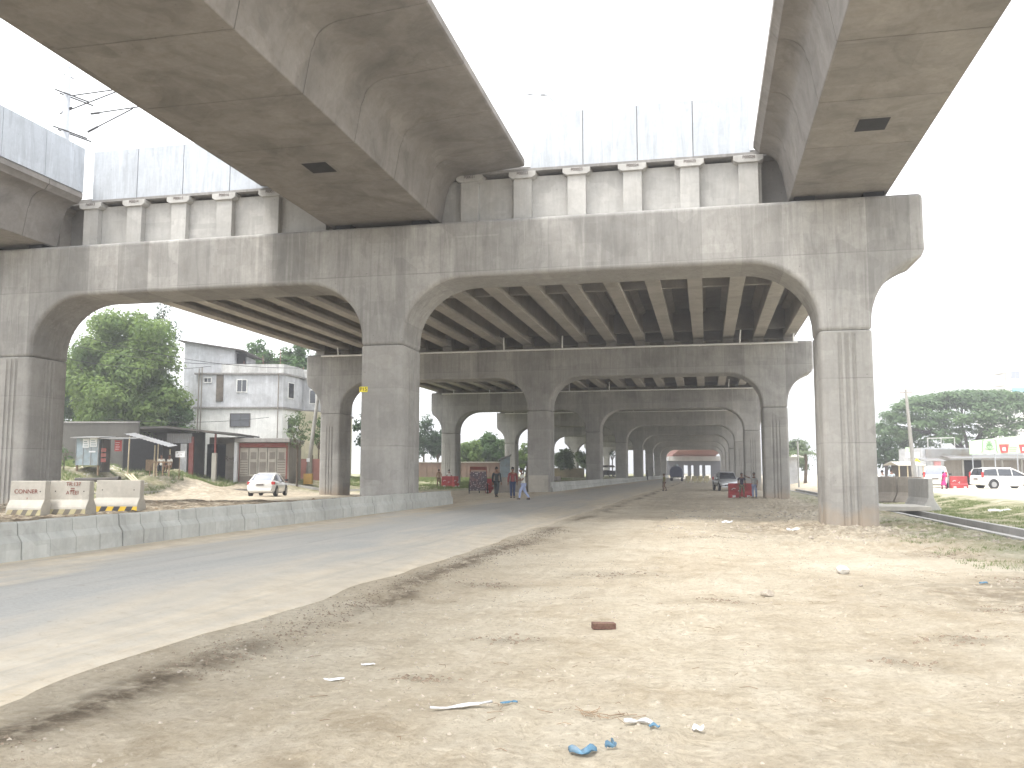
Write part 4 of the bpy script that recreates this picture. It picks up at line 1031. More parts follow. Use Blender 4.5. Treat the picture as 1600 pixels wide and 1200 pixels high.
# ---- open fronted shed with tin roof
s_ = Fr('open_shed', 310, 70, 1.15, 'open fronted concrete shed with long sagging dark tin roof', 'shed'); X, Z = s_.X, s_.Z
mb = MB(); mb.prism_y([(X(178), Z(669)), (X(270), Z(667)), (X(330), Z(673.5)), (X(377), Z(678)), (X(377), Z(680.5)), (X(330), Z(676.5)), (X(270), Z(670)), (X(178), Z(672))], -1.2, 5); mb.build('tin_roof', M['darktin'], s_.e)
mb = MB(); mb.box(X(300), X(372), 4, 4.2, -.5, Z(680)); mb.build('back_wall', M['oldwall'], s_.e)
mb = MB(); mb.prism_x([(0, -.5), (4, -.5), (4, Z(680)), (0, Z(682))], X(366), X(371)); mb.build('side_wall', M['plaster'], s_.e)
mb = MB(); mb.box(X(341), X(366), 1.9, 2.1, -.5, Z(690)); mb.build('front_wall', M['oldwall'], s_.e)
mb = MB(); mb.box(X(293), X(300), .3, .5, -.3, Z(682)); mb.build('brown_door', M['redpaint'], s_.e)
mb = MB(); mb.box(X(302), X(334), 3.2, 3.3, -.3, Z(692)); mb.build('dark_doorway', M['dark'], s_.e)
mb = MB(); mb.box(X(336), X(338.5), -.2, -.05, Z(713), Z(678)); pp_ = mb.build('post', M['redpaint'], s_.e)
mb = MB(); mb.box(X(333), X(340), -.28, .02, -.4, Z(708)); mb.build('post_footing', M['jersey'], s_.e, bevel=.03)
mb = MB(); mb.box(X(180), X(293), 3.8, 4.0, -.2, Z(672)); mb.build('shaded_back_wall', M['darktin'], s_.e)  # dark tin colour carries the shade under the shed roof
mb = MB()
for k in range(14): mb.box(X(258)+k*.14, X(258)+k*.14+.1, .25, .3, Z(692), Z(677))
mb.box(X(258), X(297), .3, .34, Z(692), Z(677)); mb.build('tin_fascia', M['tin'], s_.e)
mb = MB(); mb.box(X(280), X(290), .28, .36, -.3, Z(693)); mb.build('grey_panel', M['plaster'], s_.e)
text_mesh('scrawl', 'R~tS x', .55, M['ink'], s_.e, Matrix.Translation((X(354), 1.88, Z(716))) @ FACE, .004)
# ---- tea stall with awning
s_ = Fr('tea_stall', 245, 62.5, 1.75, 'makeshift tea stall with sloping tin awning on bamboo posts', 'stall'); X, Z = s_.X, s_.Z
mb = MB(); n = 26; q0 = Vector((X(199), 0, Z(678))); q1 = Vector((X(279), -1.2, Z(699)))
rings = [[], []]
for j, (dy, dz) in enumerate(((-1.4, -.15), (1.6, .5))):
    pass
vs = []; fs = []
for i in range(n+1):
    t_ = i/n; c_ = q0.lerp(q1, t_); wv = .02 if i % 2 else -.02
    vs += [(c_.x, c_.y-.7, c_.z+wv-.0), (c_.x, c_.y+1.0, c_.z+wv+.14)]
for i in range(n): fs.append((2*i, 2*i+2, 2*i+3, 2*i+1))
mb.add(vs, fs); aw = mb.build('awning', M['tin'], s_.e); sd = aw.modifiers.new('t', 'SOLIDIFY'); sd.thickness = .015
for xx, yt in ((207, 683), (247, 696), (270.5, 702), (252, 694)):
    mb = MB(); mb.tube([(X(xx), -.6, -.4), (X(xx+.6), -.6, Z(yt))], .045, 7); mb.build('bamboo_post', M['bamboo'], s_.e)
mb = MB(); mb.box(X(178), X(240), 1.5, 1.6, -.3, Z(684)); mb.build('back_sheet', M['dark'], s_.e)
mb = MB(); mb.box(X(223), X(234), .6, 1.2, 0, Z(718)); mb.build('counter', M['wood'], s_.e, bevel=.02)
t_ = Fr('wooden_bench', 252, 60.5, 1.62, 'rough wooden bench standing in front of the tea stall', 'bench')
mb = MB(); mb.box(t_.X(236), t_.X(268), -.2, .25, t_.Z(723), t_.Z(721)); mb.build('seat', M['wood'], t_.e)
for xx in (237, 246, 257, 266.5):
    mb = MB(); mb.box(t_.X(xx)-.035, t_.X(xx)+.035, -.18, -.11, -.2, t_.Z(723)); mb.build('leg', M['wood'], t_.e)
t_ = Fr('notice_sign', 281.5, 62, 1.5, 'small white notice board hanging at the right of the awning', 'sign')
mb = MB(); mb.box(t_.X(274.5), t_.X(289), 0, .03, t_.Z(714.5), t_.Z(705)); mb.build('board', M['paper'], t_.e)
for k, tx in enumerate(('lJR OTT', 'ATT', 'no')):
    if k < 2: text_mesh('lettering', tx, .15, M['ink'], t_.e, Matrix.Translation((0, -.006, t_.Z(707.3+k*4))) @ FACE, .002)
mb = MB(); mb.tube([(t_.X(281), .02, -.3), (t_.X(281), .02, t_.Z(714.5))], .03, 6); mb.build('post', M['wood'], t_.e)
# ---- blue metal kiosk
s_ = Fr('metal_kiosk', 137, 58.5, 2.05, 'blue grey metal kiosk with white posters on its side', 'kiosk'); X, Z = s_.X, s_.Z
mb = MB(); mb.box(X(118.5), X(154.5), 0, 1.6, .05, Z(684)); mb.build('body', M['bluepaint'], s_.e, bevel=.02)
mb = MB()
for xx in (118.5, 130, 142, 153.6): mb.box(X(xx), X(xx+.9), -.03, 0, .05, Z(684))
mb.build('corner_rail', M['tin'], s_.e)
mb = MB(); mb.prism_x([(-.6, Z(685)), (1.9, Z(681)), (1.9, Z(680)), (-.6, Z(683.6))], X(116), X(160)); mb.build('roof', M['tin'], s_.e)
for (a, b, c, d) in ((129.5, 139.5, 699.5, 685.5), (140.5, 152, 698, 684.6), (139.5, 150, 707, 704.6)):
    mb = MB(); mb.box(X(a), X(b), -.045, -.032, Z(c), Z(d)); po = mb.build('poster', M['paper'], s_.e)
    if d < 700:
        m2 = MB()
        for k in range(3): m2.box(X(a+1.5), X(b-1.5-k), -.05, -.046, Z(c-2-k*3.4), Z(c-3.4-k*3.4))
        m2.build('print', M['bluepaint'], po)
for xx in (120, 153):
    mb = MB(); mb.box(X(xx)-.05, X(xx)+.05, .1, .2, -.6, .05); mb.build('leg', M['wood'], s_.e)
mb = MB(); mb.prism_x([(-.4, Z(686)), (1.4, Z(683)), (1.4, Z(682.4)), (-.4, Z(685))], X(156), X(216)); aw = mb.build('awning', M['tin'], s_.e)
mb = MB(); mb.box(X(155.5), X(158), .2, 1.4, -.4, Z(686)); mb.build('shelf_opening_dark', M['darktin'], s_.e)  # dark panel stands in for the unlit kiosk opening
for k in range(12):
    t_ = Fr('snack_packet', 158.5+(k % 4)*2.0+.6, 58.4, 2.05, 'red snack packets on the kiosk shelf' if False else 'shiny red snack packet hanging in the kiosk opening', 'packet', 'snack packets hanging in the kiosk'); zz = t_.Z(722-(k//4)*8)
    mb = MB(); mb.box(-.035, .035, 0, .03, zz, zz+.24); mb.build('wrapper', M['redpaint'], t_.e)
    t_.e['label'] = 'small red snack packet hanging in the kiosk opening'
t_ = Fr('hanging_sign', 184.5, 59, 2.0, 'red vertical sign with white lines hanging right of the kiosk', 'sign')
mb = MB(); mb.box(t_.X(179), t_.X(190), 0, .04, t_.Z(705), t_.Z(688)); mb.build('board', M['red'], t_.e)
for k in range(4):
    mb = MB(); mb.box(t_.X(180.5), t_.X(187-k % 2), -.008, 0, t_.Z(692+3.4*k), t_.Z(691.2+3.4*k)); mb.build('lettering', M['paper'], t_.e)
mb = MB(); mb.tube([(t_.X(184.5), .02, t_.Z(688)), (t_.X(184.5), .02, t_.Z(684))], .015, 5); mb.build('hanger', M['wire'], t_.e)
# ---- long shaded wall behind, poles on the bank, pipes
s_ = Fr('boundary_wall', 140, 67, 2.2, 'boundary wall coloured dark for shade under the big tree', 'wall'); X, Z = s_.X, s_.Z
mb = MB(); mb.box(X(60), X(215), 0, .2, -1, Z(661)); mb.build('wall_face', concrete('wall plaster toned for shade', (.10, .095, .085), .3, .3, 0), s_.e); mb = MB(); mb.box(X(60), X(215), -.06, .26, Z(661)+.002, Z(658.5)); mb.build('coping', M['slabedge'], s_.e)  # plaster colour darkened to stand in for the shade under the tree
for k in range(3):
    a = P(196+5*k, 741, 57.); b = P(209+4*k, 753, 55.); mb = MB(); mb.tube([a, b], .05, 7); o = mb.build('bamboo_pole', M['bamboo'], smooth=True)
    tag(o, 'pale bamboo pole lying down the bank among three', 'pole', 'bamboo poles lying on the bank')
a = P(118, 750, 46.); b = P(184, 749, 46.); mb = MB(); mb.tube([a, b], .12, 10); mb.cyl(((b.x), b.y, b.z), .16, .2, 'x', 10); tag(mb.build('pipe', M['darktin'], smooth=True), 'dark drain pipe lying on the bank behind the middle barrier', 'pipe')
# far kerb of the other carriageway
mb = MB(); kp = [(-37.5, 44), (-35.9, 52.9), (-34.3, 62.4), (-32.2, 65.0), (-29.4, 65.9), (-24, 67)]
for a, b in zip(kp[:-1], kp[1:]):
    a = Vector((a[0], a[1], 0)); b = Vector((b[0], b[1], 0)); d = (b-a).normalized(); n = Vector((-d.y, d.x, 0))*.22
    za = hz(a.x, a.y); zb2 = hz(b.x, b.y)
    mb.add([(a.x, a.y, za-.2), (b.x, b.y, zb2-.2), (b.x+n.x, b.y+n.y, zb2-.2), (a.x+n.x, a.y+n.y, za-.2), (a.x, a.y, za+.16), (b.x, b.y, zb2+.16), (b.x+n.x, b.y+n.y, zb2+.16), (a.x+n.x, a.y+n.y, za+.16)], [(0,1,5,4),(1,2,6,5),(2,3,7,6),(3,0,4,7),(4,5,6,7)])
tag(mb.build('kerb', M['pale']), 'pale kerb strip along the far side of the other carriageway', 'kerb')
# leaning concrete utility pole, gate wall and yellow block
a = P(479, 748, 73); b = P(494, 640, 73); e = empty('utility_pole', (a.x, a.y, a.z), 0, 'leaning concrete utility pole with white notice left of second left pier', 'utility pole')
mb = MB(); mb.tube([(0, 0, -.5), tuple(b-a), tuple((b-a)*1.25)], [.2, .14, .12], 10); mb.build('pole', M['pole'], e, smooth=True)
mb = MB(); c_ = (b-a)*.27; mb.cbox((c_.x-.0, c_.y-.2, c_.z), (.28, .03, .3)); mb.build('notice', M['paper'], e)
s_ = Fr('compound_wall', 487, 76, 1.0, 'dark brown compound wall beside the utility pole', 'wall'); X, Z = s_.X, s_.Z
mb = MB(); mb.box(X(462), X(503), 0, .2, -.5, Z(717)); mb.build('wall_face', M['rust'], s_.e)
for xx in (462, 486):
    mb = MB(); mb.box(X(xx), X(xx+2.6), -.1, .3, -.5, Z(711)); mb.build('gate_post', M['oldwall'], s_.e)
t_ = Fr('yellow_block', 484, 71.5, 1.0, 'faded orange yellow painted block at foot of the utility pole', 'block')
mb = MB(); mb.box(t_.X(475), t_.X(488), 0, .5, -.3, t_.Z(740)); mb.build('block', simple('ochre paint', (.45, .28, .08), .7, dirt=.4), t_.e, bevel=.03)

# overhead service wires across the left arch
for k, (x0, y0, x1, y1, sg) in enumerate(((95, 515, 470, 575, .7), (95, 535, 470, 560, .9), (95, 558, 330, 572, .5), (170, 655, 420, 652, .3))):
    a = P(x0, y0, 60); b = P(x1, y1, 72); mb = MB(); pts = [a.lerp(b, i/12)-Vector((0, 0, sg*4*(i/12)*(1-i/12))) for i in range(13)]; mb.tube(pts, .018, 4)
    tag(mb.build('wire', M['wire']), 'thin sagging service wire crossing in front of the big tree', 'wire', 'service wires crossing the left arch')

# ---- far brick wall with piers, left of the crossing
def brick_wall(x0, x1, V, ytop, ybase, mat, label, n):
    z0 = 0.5; s_ = Fr('brick_wall', (x0+x1)/2, V, z0, label, 'wall'); mb = MB(); mb.box(s_.X(x0), s_.X(x1), 0, .2, -1, s_.Z(ytop)); mb.build('wall_face', M[mat], s_.e)
    for i in range(n+1):
        xx = s_.X(x0)+(s_.X(x1)-s_.X(x0))*i/n; mb = MB(); mb.box(xx-.07, xx+.07, -.1, 0, -1, s_.Z(ytop)+.02); mb.build('wall_pier', M[mat], s_.e)
    mb = MB(); mb.box(s_.X(x0), s_.X(x1), -.12, .25, s_.Z(ytop)+.022, s_.Z(ytop)+.12); mb.build('coping', M['jersey'], s_.e)
M['brickwall'] = simple('weathered red brick wall', (.22, .15, .12), .9, vary=.2, sc=1.2, dirt=.4)
M['tanwall'] = simple('ochre wall', (.36, .30, .18), .9, vary=.15, sc=1.2, dirt=.3)
brick_wall(648, 790, 112, 723, 748, 'brickwall', 'long red brown brick wall behind the crossing pedestrians', 16)
brick_wall(866, 912, 150, 732, 748, 'tanwall', 'ochre wall seen beyond the second middle pier', 6)
s_ = Fr('sheet_hut', 788, 90, .3, 'pale blue green metal sheet hut beside the walking men', 'hut')
mb = MB(); mb.prism_y([(s_.X(781), -.3), (s_.X(797), -.3), (s_.X(797), s_.Z(713)), (s_.X(781), s_.Z(719))], 0, 2.5); mb.build('wall', M['bluepaint'], s_.e); mb = MB(); mb.prism_y([(s_.X(778), s_.Z(719.5)), (s_.X(799), s_.Z(711)), (s_.X(799), s_.Z(709.5)), (s_.X(778), s_.Z(718))], -.4, 2.8); mb.build('roof', M['tin'], s_.e)
# ---- right side shops
s_ = Fr('market_row', 1500, 84, .45, 'long grey market row with tin canopy behind the white wagon', 'shop'); X, Z = s_.X, s_.Z
mb = MB(); mb.box(X(1440), X(1680), 0, 5, -.3, Z(700)); mb.build('wall', M['plaster'], s_.e)
mb = MB(); mb.prism_x([(-1.8, Z(718)), (5, Z(699)), (5, Z(697.5)), (-1.8, Z(716))], X(1468), X(1690)); mb.build('canopy', M['tin'], s_.e)
for i in range(8):
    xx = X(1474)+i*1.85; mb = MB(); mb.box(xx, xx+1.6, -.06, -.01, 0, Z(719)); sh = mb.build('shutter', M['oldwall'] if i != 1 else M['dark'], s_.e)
    m2 = MB(); m2.box(xx+1.62, xx+1.8, -.12, 0, 0, Z(718)); m2.build('column', M['pale'], s_.e)
mb = MB(); mb.box(X(1444), X(1515), -.3, -.2, Z(715), Z(702)); mb.build('upper_panel', M['tin'], s_.e)
s_ = Fr('signboard', 1565, 81, .45, 'long pale green shop signboard with round emblem and red pot pictures', 'sign'); X, Z = s_.X, s_.Z
M['palegreen'] = simple('pale green printed board', (.50, .66, .46), .5, vary=.12, sc=.9)
mb = MB(); mb.prism_y([(X(1515), Z(710)), (X(1640), Z(706)), (X(1640), Z(676)), (X(1515), Z(689))], 0, .08); mb.build('board', M['palegreen'], s_.e)
mb = MB(); cxx, czz = X(1546), Z(697)
for k in range(7):
    a = math.pi*k/6; mb.tube([(cxx-.25*math.cos(a), -.02, czz+.1), (cxx+.5*math.cos(a)-.2*math.cos(a), -.02, czz+.5*math.sin(a))], .03, 4)
for k in range(5): mb.tube([(cxx, -.02, czz-.35), (cxx+.45*math.cos(math.pi*(k+.5)/5), -.02, czz-.35+.4*math.sin(math.pi*(k+.5)/5))], .03, 4)
for sg in (-1, 1): mb.tube([(cxx+sg*.45, -.02, czz+.55), (cxx+sg*.62, -.02, czz+.5), (cxx+sg*.62, -.02, czz-.4), (cxx+sg*.75, -.02, czz-.6)], .03, 4)
mb.build('emblem', simple('green ink', (.18, .34, .16), .6), s_.e)
for x0 in (1561, 1592):
    mb = MB(); mb.prism_y([(X(x0+2.5), Z(708)), (X(x0+13), Z(707.5)), (X(x0+15.5), Z(694)), (X(x0), Z(694.5))], -.03, -.005); rp = mb.build('red_pot_picture', M['red'], s_.e)
    m2 = MB(); m2.prism_y([(X(x0+5), Z(704.5)), (X(x0+10), Z(704.5)), (X(x0+10), Z(699)), (X(x0+5), Z(699))], -.036, -.031); m2.build('white_label', M['paper'], rp)
for k in range(3):
    mb = MB(); mb.box(X(1577), X(1589-k), -.02, -.005, Z(699.4+3*k), Z(698.4+3*k)); mb.build('lettering', M['oldwall'], s_.e)
for xx in (1520, 1555, 1590, 1625):
    mb = MB(); mb.tube([(X(xx), .12, -.2), (X(xx), .12, Z(708))], .05, 6); mb.build('post', M['steel'], s_.e)
s_ = Fr('food_stall', 1412, 80, .45, 'small stall with pale cloth roof left of the white car', 'stall'); X, Z = s_.X, s_.Z
mb = MB(); mb.prism_x([(-1.2, Z(727)), (.4, Z(721)), (2, Z(726)), (2, Z(727)), (.4, Z(722.2)), (-1.2, Z(728))], X(1393), X(1436)); mb.build('cloth_roof', M['jersey'], s_.e)
for xx in (1396, 1409, 1417, 1433):
    mb = MB(); mb.tube([(X(xx), -1.0, -.2), (X(xx), -1.0, Z(727))], .05, 6); mb.build('post', M['bamboo'], s_.e)
mb = MB(); mb.box(X(1398), X(1432), .8, 1, -.2, Z(727)); mb.build('back_cloth', M['darktin'], s_.e)
s_ = Fr('white_awning', 1462, 82, .45, 'row of small pale awnings and boards above the white car', 'awning'); X, Z = s_.X, s_.Z
mb = MB(); mb.box(X(1415), X(1436), 0, .1, Z(715), Z(707)); mb.build('board', M['paper'], s_.e)
mb = MB(); mb.prism_y([(X(1424), Z(722)), (X(1431), Z(727)), (X(1437), Z(722)), (X(1431), Z(716))], -.1, -.05); mb.build('diamond_board', M['plateyellow'], s_.e)
mb = MB(); mb.box(X(1415), X(1424), 0, .08, Z(706), Z(699)); mb.build('yellow_board', M['palegreen'], s_.e)
mb = MB(); mb.box(X(1459), X(1469), 0, .2, Z(733), Z(719)); mb.build('pink_board', simple('pink board', (.7, .35, .38), .6), s_.e)
mb = MB(); mb.prism_x([(-1, Z(721)), (1, Z(716)), (1, Z(715)), (-1, Z(720))], X(1436), X(1470)); mb.build('awning_sheet', M['tin'], s_.e)
for xx in (1420, 1434, 1447, 1464):
    mb = MB(); mb.tube([(X(xx), .05, -.2), (X(xx), .05, Z(716))], .04, 6); mb.build('post', M['steel'], s_.e)
s_ = Fr('rooftop_frame', 1472, 86, .45, 'thin steel billboard frame standing on the market roof', 'frame'); X, Z = s_.X, s_.Z
mb = MB()
for xx in (1450, 1471, 1492): mb.tube([(X(xx), 0, Z(708)), (X(xx), 0, Z(684))], .05, 5)
mb.tube([(X(1450), 0, Z(685)), (X(1492), 0, Z(684))], .05, 5); mb.build('frame', M['pale'], s_.e)
a = P(1430, 745, 72); b = P(1415, 608, 72); e = empty('utility_pole', (a.x, a.y, .4), 0, 'tall leaning concrete utility pole in front of the rain tree', 'utility pole'); b = b-Vector((0, 0, .4)); b = Vector((b.x-a.x, b.y-a.y, b.z))
mb = MB(); mb.tube([(0, 0, -.3), tuple(b)], [.2, .1], 10); mb.build('pole', M['pole'], e, smooth=True)
mb = MB(); mb.cbox((b.x*.98, b.y*.98, b.z*.965), (1.0, .06, .06)); mb.build('crossarm', M['wood'], e)
s_ = Fr('apartment_block', 1590, 190, .45, 'distant white apartment block above the rain tree crown', 'building'); X, Z = s_.X, s_.Z
mb = MB(); mb.box(X(1574), X(1660), 0, 12, -.4, Z(577)); mb.build('wall', M['white'], s_.e)
for (a, b) in ((1586, 1599), (1606, 1620)):
    window(s_.e, X(a), X(b), Z(591.5), Z(581), -.1, 'pale', pane='skyglass')
mb = MB(); mb.box(X(1566), X(1575.5), -1.0, 3, Z(584), Z(582)); mb.box(X(1566), X(1575.5), -1.0, 3, Z(603), Z(601)); mb.box(X(1573.5), X(1575.5), -1.0, -.7, Z(601), Z(584)); mb.build('balcony', M['pale'], s_.e)
mb = MB(); mb.box(X(1586), X(1630), -.2, -.1, Z(612), Z(606)); mb.build('blue_band', simple('sky blue paint', (.2, .5, .75), .5), s_.e)
# far right: wall and house beyond the second pier
s_ = Fr('low_house', 1246, 118, .45, 'pale low house with wide roof seen between the right piers', 'house'); X, Z = s_.X, s_.Z
mb = MB(); mb.box(X(1226), X(1245), 0, 5, -.3, Z(715)); mb.build('wall', M['plaster'], s_.e)
mb = MB(); mb.prism_x([(-1, Z(713.5)), (2.5, Z(709.5)), (6, Z(713)), (6, Z(714.2)), (2.5, Z(711)), (-1, Z(715))], X(1222), X(1252)); mb.build('roof', M['jersey'], s_.e)
mb = MB(); mb.box(X(1250), X(1282), -8, -7.7, -.3, Z(737)); mb.build('garden_wall', M['pale'], s_.e)
s_ = Fr('utility_pole', 1246.5, 90, .45, 'slim white pole between second and nearest right piers', 'utility pole'); mb = MB(); mb.tube([(0, 0, -.3), (0, 0, s_.Z(690))], .09, 8); mb.build('pole', M['pale'], s_.e, smooth=True)
# distant end of the viaduct: rust red girder, pale lintel and dark wall with openings
s_ = Fr('underpass_end', 1086, 262, .2, 'rust red steel girder over dark underpass wall at far end', 'underpass'); X, Z = s_.X, s_.Z
mb = MB(); mb.prism_x([(0, Z(713)), (0, Z(711)), (-28, Z(694.5)), (-28, Z(692)), (14, Z(692)), (14, Z(713))], X(1050), X(1119)); mb.build('red_girder', M['rust'], s_.e)
mb = MB(); mb.box(X(1044), X(1124), -.5, 1.5, Z(720), Z(713)-.01); mb.build('lintel', M['pale'], s_.e)
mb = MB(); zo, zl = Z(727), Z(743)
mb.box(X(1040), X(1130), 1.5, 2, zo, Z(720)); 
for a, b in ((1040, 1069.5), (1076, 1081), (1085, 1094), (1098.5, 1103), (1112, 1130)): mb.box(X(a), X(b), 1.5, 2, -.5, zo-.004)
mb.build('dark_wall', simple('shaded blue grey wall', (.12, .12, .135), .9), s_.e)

# ------------------------------------------------------------------ plastic barriers
M['paleyellow'] = simple('sun faded yellow plastic', (.56, .50, .30), .6, dirt=.45)
def water_barrier(px_, V, w_, label, mat='red', z=None, turn=0., group='red plastic barriers by the piers', h=.95):
    p = street(px_, V); zz = hz(p.x, p.y) if z is None else z
    e = empty('plastic_barrier', (p.x, p.y, zz), YAW+turn, label, 'plastic barrier', group)
    pr = [(-.22, 0), (.22, 0), (.2, .28), (.1, .42), (.09, h), (-.09, h), (-.1, .42), (-.2, .28)]
    mb = MB(); mb.prism_x(pr, -w_/2, w_/2)
    b = mb.build('body', M[mat], e, bevel=.03)
    m2 = MB()
    for s in (-.3, .3): m2.box(w_*s-.1, w_*s+.1, -.23, -.2, .05, .18)
    for s in (-.3,): m2.tube([(w_*s-.12, -.125, .55), (w_*s, -.13, .64), (w_*s+.12, -.125, .6)], .02, 5); m2.tube([(w_*s+.3, -.125, .45), (w_*s+.42, -.13, .55), (w_*s+.4, -.125, .4)], .02, 5)
    m2.build('pale_marks', M['paper'], e); return e
water_barrier(1155, 58.3, 1.55, 'red plastic barrier behind the two standing men', z=-.02)
water_barrier(702, 80, 1.35, 'red plastic barrier in front of the man in pale shirt', h=1.0)
water_barrier(712, 79, .6, 'short red barrier end overlapping at the pale shirt man', turn=R(50), h=1.0)
water_barrier(767, 62, .75, 'red barrier just left of the man in dark clothes', h=1.0)
water_barrier(1495, 68, 1.3, 'red plastic barrier between white car and wagon', z=.4, h=.95)
for k, xx in enumerate((1074, 1084, 1093, 1103)):
    water_barrier(xx, 150, .82, ['pale yellow far barrier nearest to the dark tanker', 'pale yellow far barrier second from the dark tanker', 'pale yellow far barrier third from the dark tanker', 'pale yellow far barrier nearest to the pickup'][k], 'paleyellow', group='yellow barriers across the far road', h=1.1)

# ------------------------------------------------------------------ vehicles (x forward, z up, origin on the ground)
def wheel(par, x, y, r, w_=.2):
    mb = MB(); n = 20; rings = []
    for t, rr in ((-w_/2, r*.86), (-w_/2*.8, r*.98), (0, r), (w_/2*.8, r*.98), (w_/2, r*.86)):
        rings.append([(x+rr*math.cos(2*math.pi*k/n), y+t, r+rr*math.sin(2*math.pi*k/n)) for k in range(n)])
    mb.loft(rings); t_ = mb.build('wheel', M['tyre'], par, smooth=True)
    m2 = MB(); s = 1 if y > 0 else -1; m2.cyl((x, y+s*w_*.5, r), r*.62, .02, 'y', 16); rm = m2.build('rim', M['rim'], t_)
    return t_
def ring_low(x, zl, zt, w_): 
    h_ = zt-zl; return [(x, -w_*.86, zl), (x, -w_*.97, zl+h_*.2), (x, -w_, zl+h_*.55), (x, -w_*.96, zl+h_*.85), (x, -w_*.86, zt), (x, 0, zt+.015), (x, w_*.86, zt), (x, w_*.96, zl+h_*.85), (x, w_, zl+h_*.55), (x, w_*.97, zl+h_*.2), (x, w_*.86, zl), (x, 0, zl)]
def ring_up(x, zb, zt, wb, wt, o=0.):
    return [(x, -wb-o, zb), (x, -(wb*.3+wt*.7)-o, zb+(zt-zb)*.7), (x, -wt-o, zt-.05+o), (x, -wt+.12, zt+o), (x, wt-.12, zt+o), (x, wt+o, zt-.05+o), (x, (wb*.3+wt*.7)+o, zb+(zt-zb)*.7), (x, wb+o, zb)]
def car(name, loc, rz, label, cat, low, up, paint, wheels, wr=.31, rear='sedan', bars=(), plate=True, glass='glass', W=.85):
    e = empty(name, loc, rz, label, cat)
    mb = MB(); mb.loft([ring_low(*s) for s in low]); body = mb.build('body', M[paint], e, smooth=True, angle=50)
    mb = MB(); mb.loft([ring_up(x, zb, zt, wb, wt) for x, zb, zt, wb, wt in up]); mb.build('windows', M[glass], e, smooth=True, angle=50)
    # painted roof and pillars over the glass
    mb = MB(); rf = [s for s in up if s[2]-s[1] > .3]
    mb.loft([[(x, -wt-.012, zt-.09), (x, -wt-.01, zt-.04), (x, -wt+.11, zt+.02), (x, wt-.11, zt+.02), (x, wt+.01, zt-.04), (x, wt+.012, zt-.09)] for x, zb, zt, wb, wt in rf]); mb.build('roof', M[paint], e, smooth=True, angle=50)
    def pillar(i, j, wd=.05):
        for s in (-1, 1):
            a, b = up[i], up[j]; mb = MB(); mb.tube([(a[0], s*(a[3]+.0), a[1]), (b[0], s*(b[4]+.0), b[2]-.05)], wd, 6); mb.build('pillar', M[paint], e, smooth=True)
    pillar(0, 1, .06); pillar(len(up)-1, len(up)-2, .045)
    for bx_ in bars:
        for s in (-1, 1):
            q_ = min(up, key=lambda k: abs(k[0]-bx_)); mb = MB(); mb.tube([(bx_, s*(q_[3]+.005), q_[1]-.02), (bx_-.03, s*(q_[4]+.01), q_[2]-.05)], .035, 6); mb.build('pillar', M[paint], e)
    for (x, s) in [(w_, s) for w_ in wheels for s in (-1, 1)]:
        ar = MB(); ar.cyl((x, s*(W-.045), wr+.03), wr*1.17, .1, 'y', 22); ar.build('wheel_arch', M['black'], e)
        wheel(e, x, s*(W-.09), wr)
    xr = low[0][0]; xf = low[-1][0]
    for s in (-1, 1):
        if rear == 'sedan':
            m2 = MB(); m2.box(xr+.01, xr+.2, s*.74-.16, s*.74+.06, .74, .92) ; m2.build('tail_light', M['taillight'], e, bevel=.03)
        elif rear == 'wagon':
            m2 = MB(); m2.box(xr-.02, xr+.12, s*.76-.07, s*.76+.07, .85, 1.25) ; m2.build('tail_light', M['taillight'], e, bevel=.03)
        m2 = MB(); m2.box(xf-.28, xf-.04, s*.62-.16, s*.62+.14, .60, .76); m2.build('headlight', M['headlight'], e, bevel=.04)
        m3 = MB(); m3.cbox((up[-1][0]-.25, s*(W+.1), up[-1][1]+.1), (.12, .2, .14)); m3.build('mirror', M[paint] if paint != 'white' else M['black'], e, bevel=.03)
        m4 = MB()
        for hx in (-.35, .55): m4.box(hx-.1, hx+.1, s*(W+.005)-.012, s*(W+.005)+.012, .83, .87)
        m4.build('door_handle', M['black'] if False else M['rim'], e)
    if plate:
        m2 = MB(); m2.box(xr-.025, xr+.0, -.26, .26, .66, .80); pl_ = m2.build('number_plate', M['pale'], e); m3 = MB(); m3.box(xr-.03, xr-.026, -.2, .2, .70, .76); m3.build('lettering', M['ink'], pl_)
        m2 = MB(); m2.box(xf-.0, xf+.02, -.45, .45, .38, .56); m2.build('grille', M['black'], e)
    m2 = MB(); m2.box(xr-.06, xr+.1, -.72, .72, .33, .5); m2.build('bumper', M[paint], e, bevel=.04)
    m2 = MB(); m2.box(xf-.14, xf+.05, -.7, .7, .28, .44); m2.build('bumper', M[paint], e, bevel=.04)
    return e
p = street(421, 57.5)
car('sedan', (p.x, p.y, hz(p.x, p.y)), R(90+14), 'white sedan seen from behind on the dirt beyond the median', 'car',
    [(-2.17,.38,.86,.70),(-2.1,.28,.98,.80),(-1.5,.2,1.0,.85),(-.5,.18,.95,.86),(.8,.18,.92,.86),(1.6,.22,.84,.83),(2.05,.28,.7,.75),(2.17,.38,.6,.66)],
    [(-1.85,.97,1.0,.66,.6),(-1.0,.97,1.38,.76,.6),(-.4,.95,1.46,.78,.6),(.3,.93,1.43,.78,.6),(1.2,.9,.95,.74,.62)], 'white', (-1.3, 1.3), .31, 'sedan', (-.25,), True, 'skyglass')
p = street(1566, 66.5)
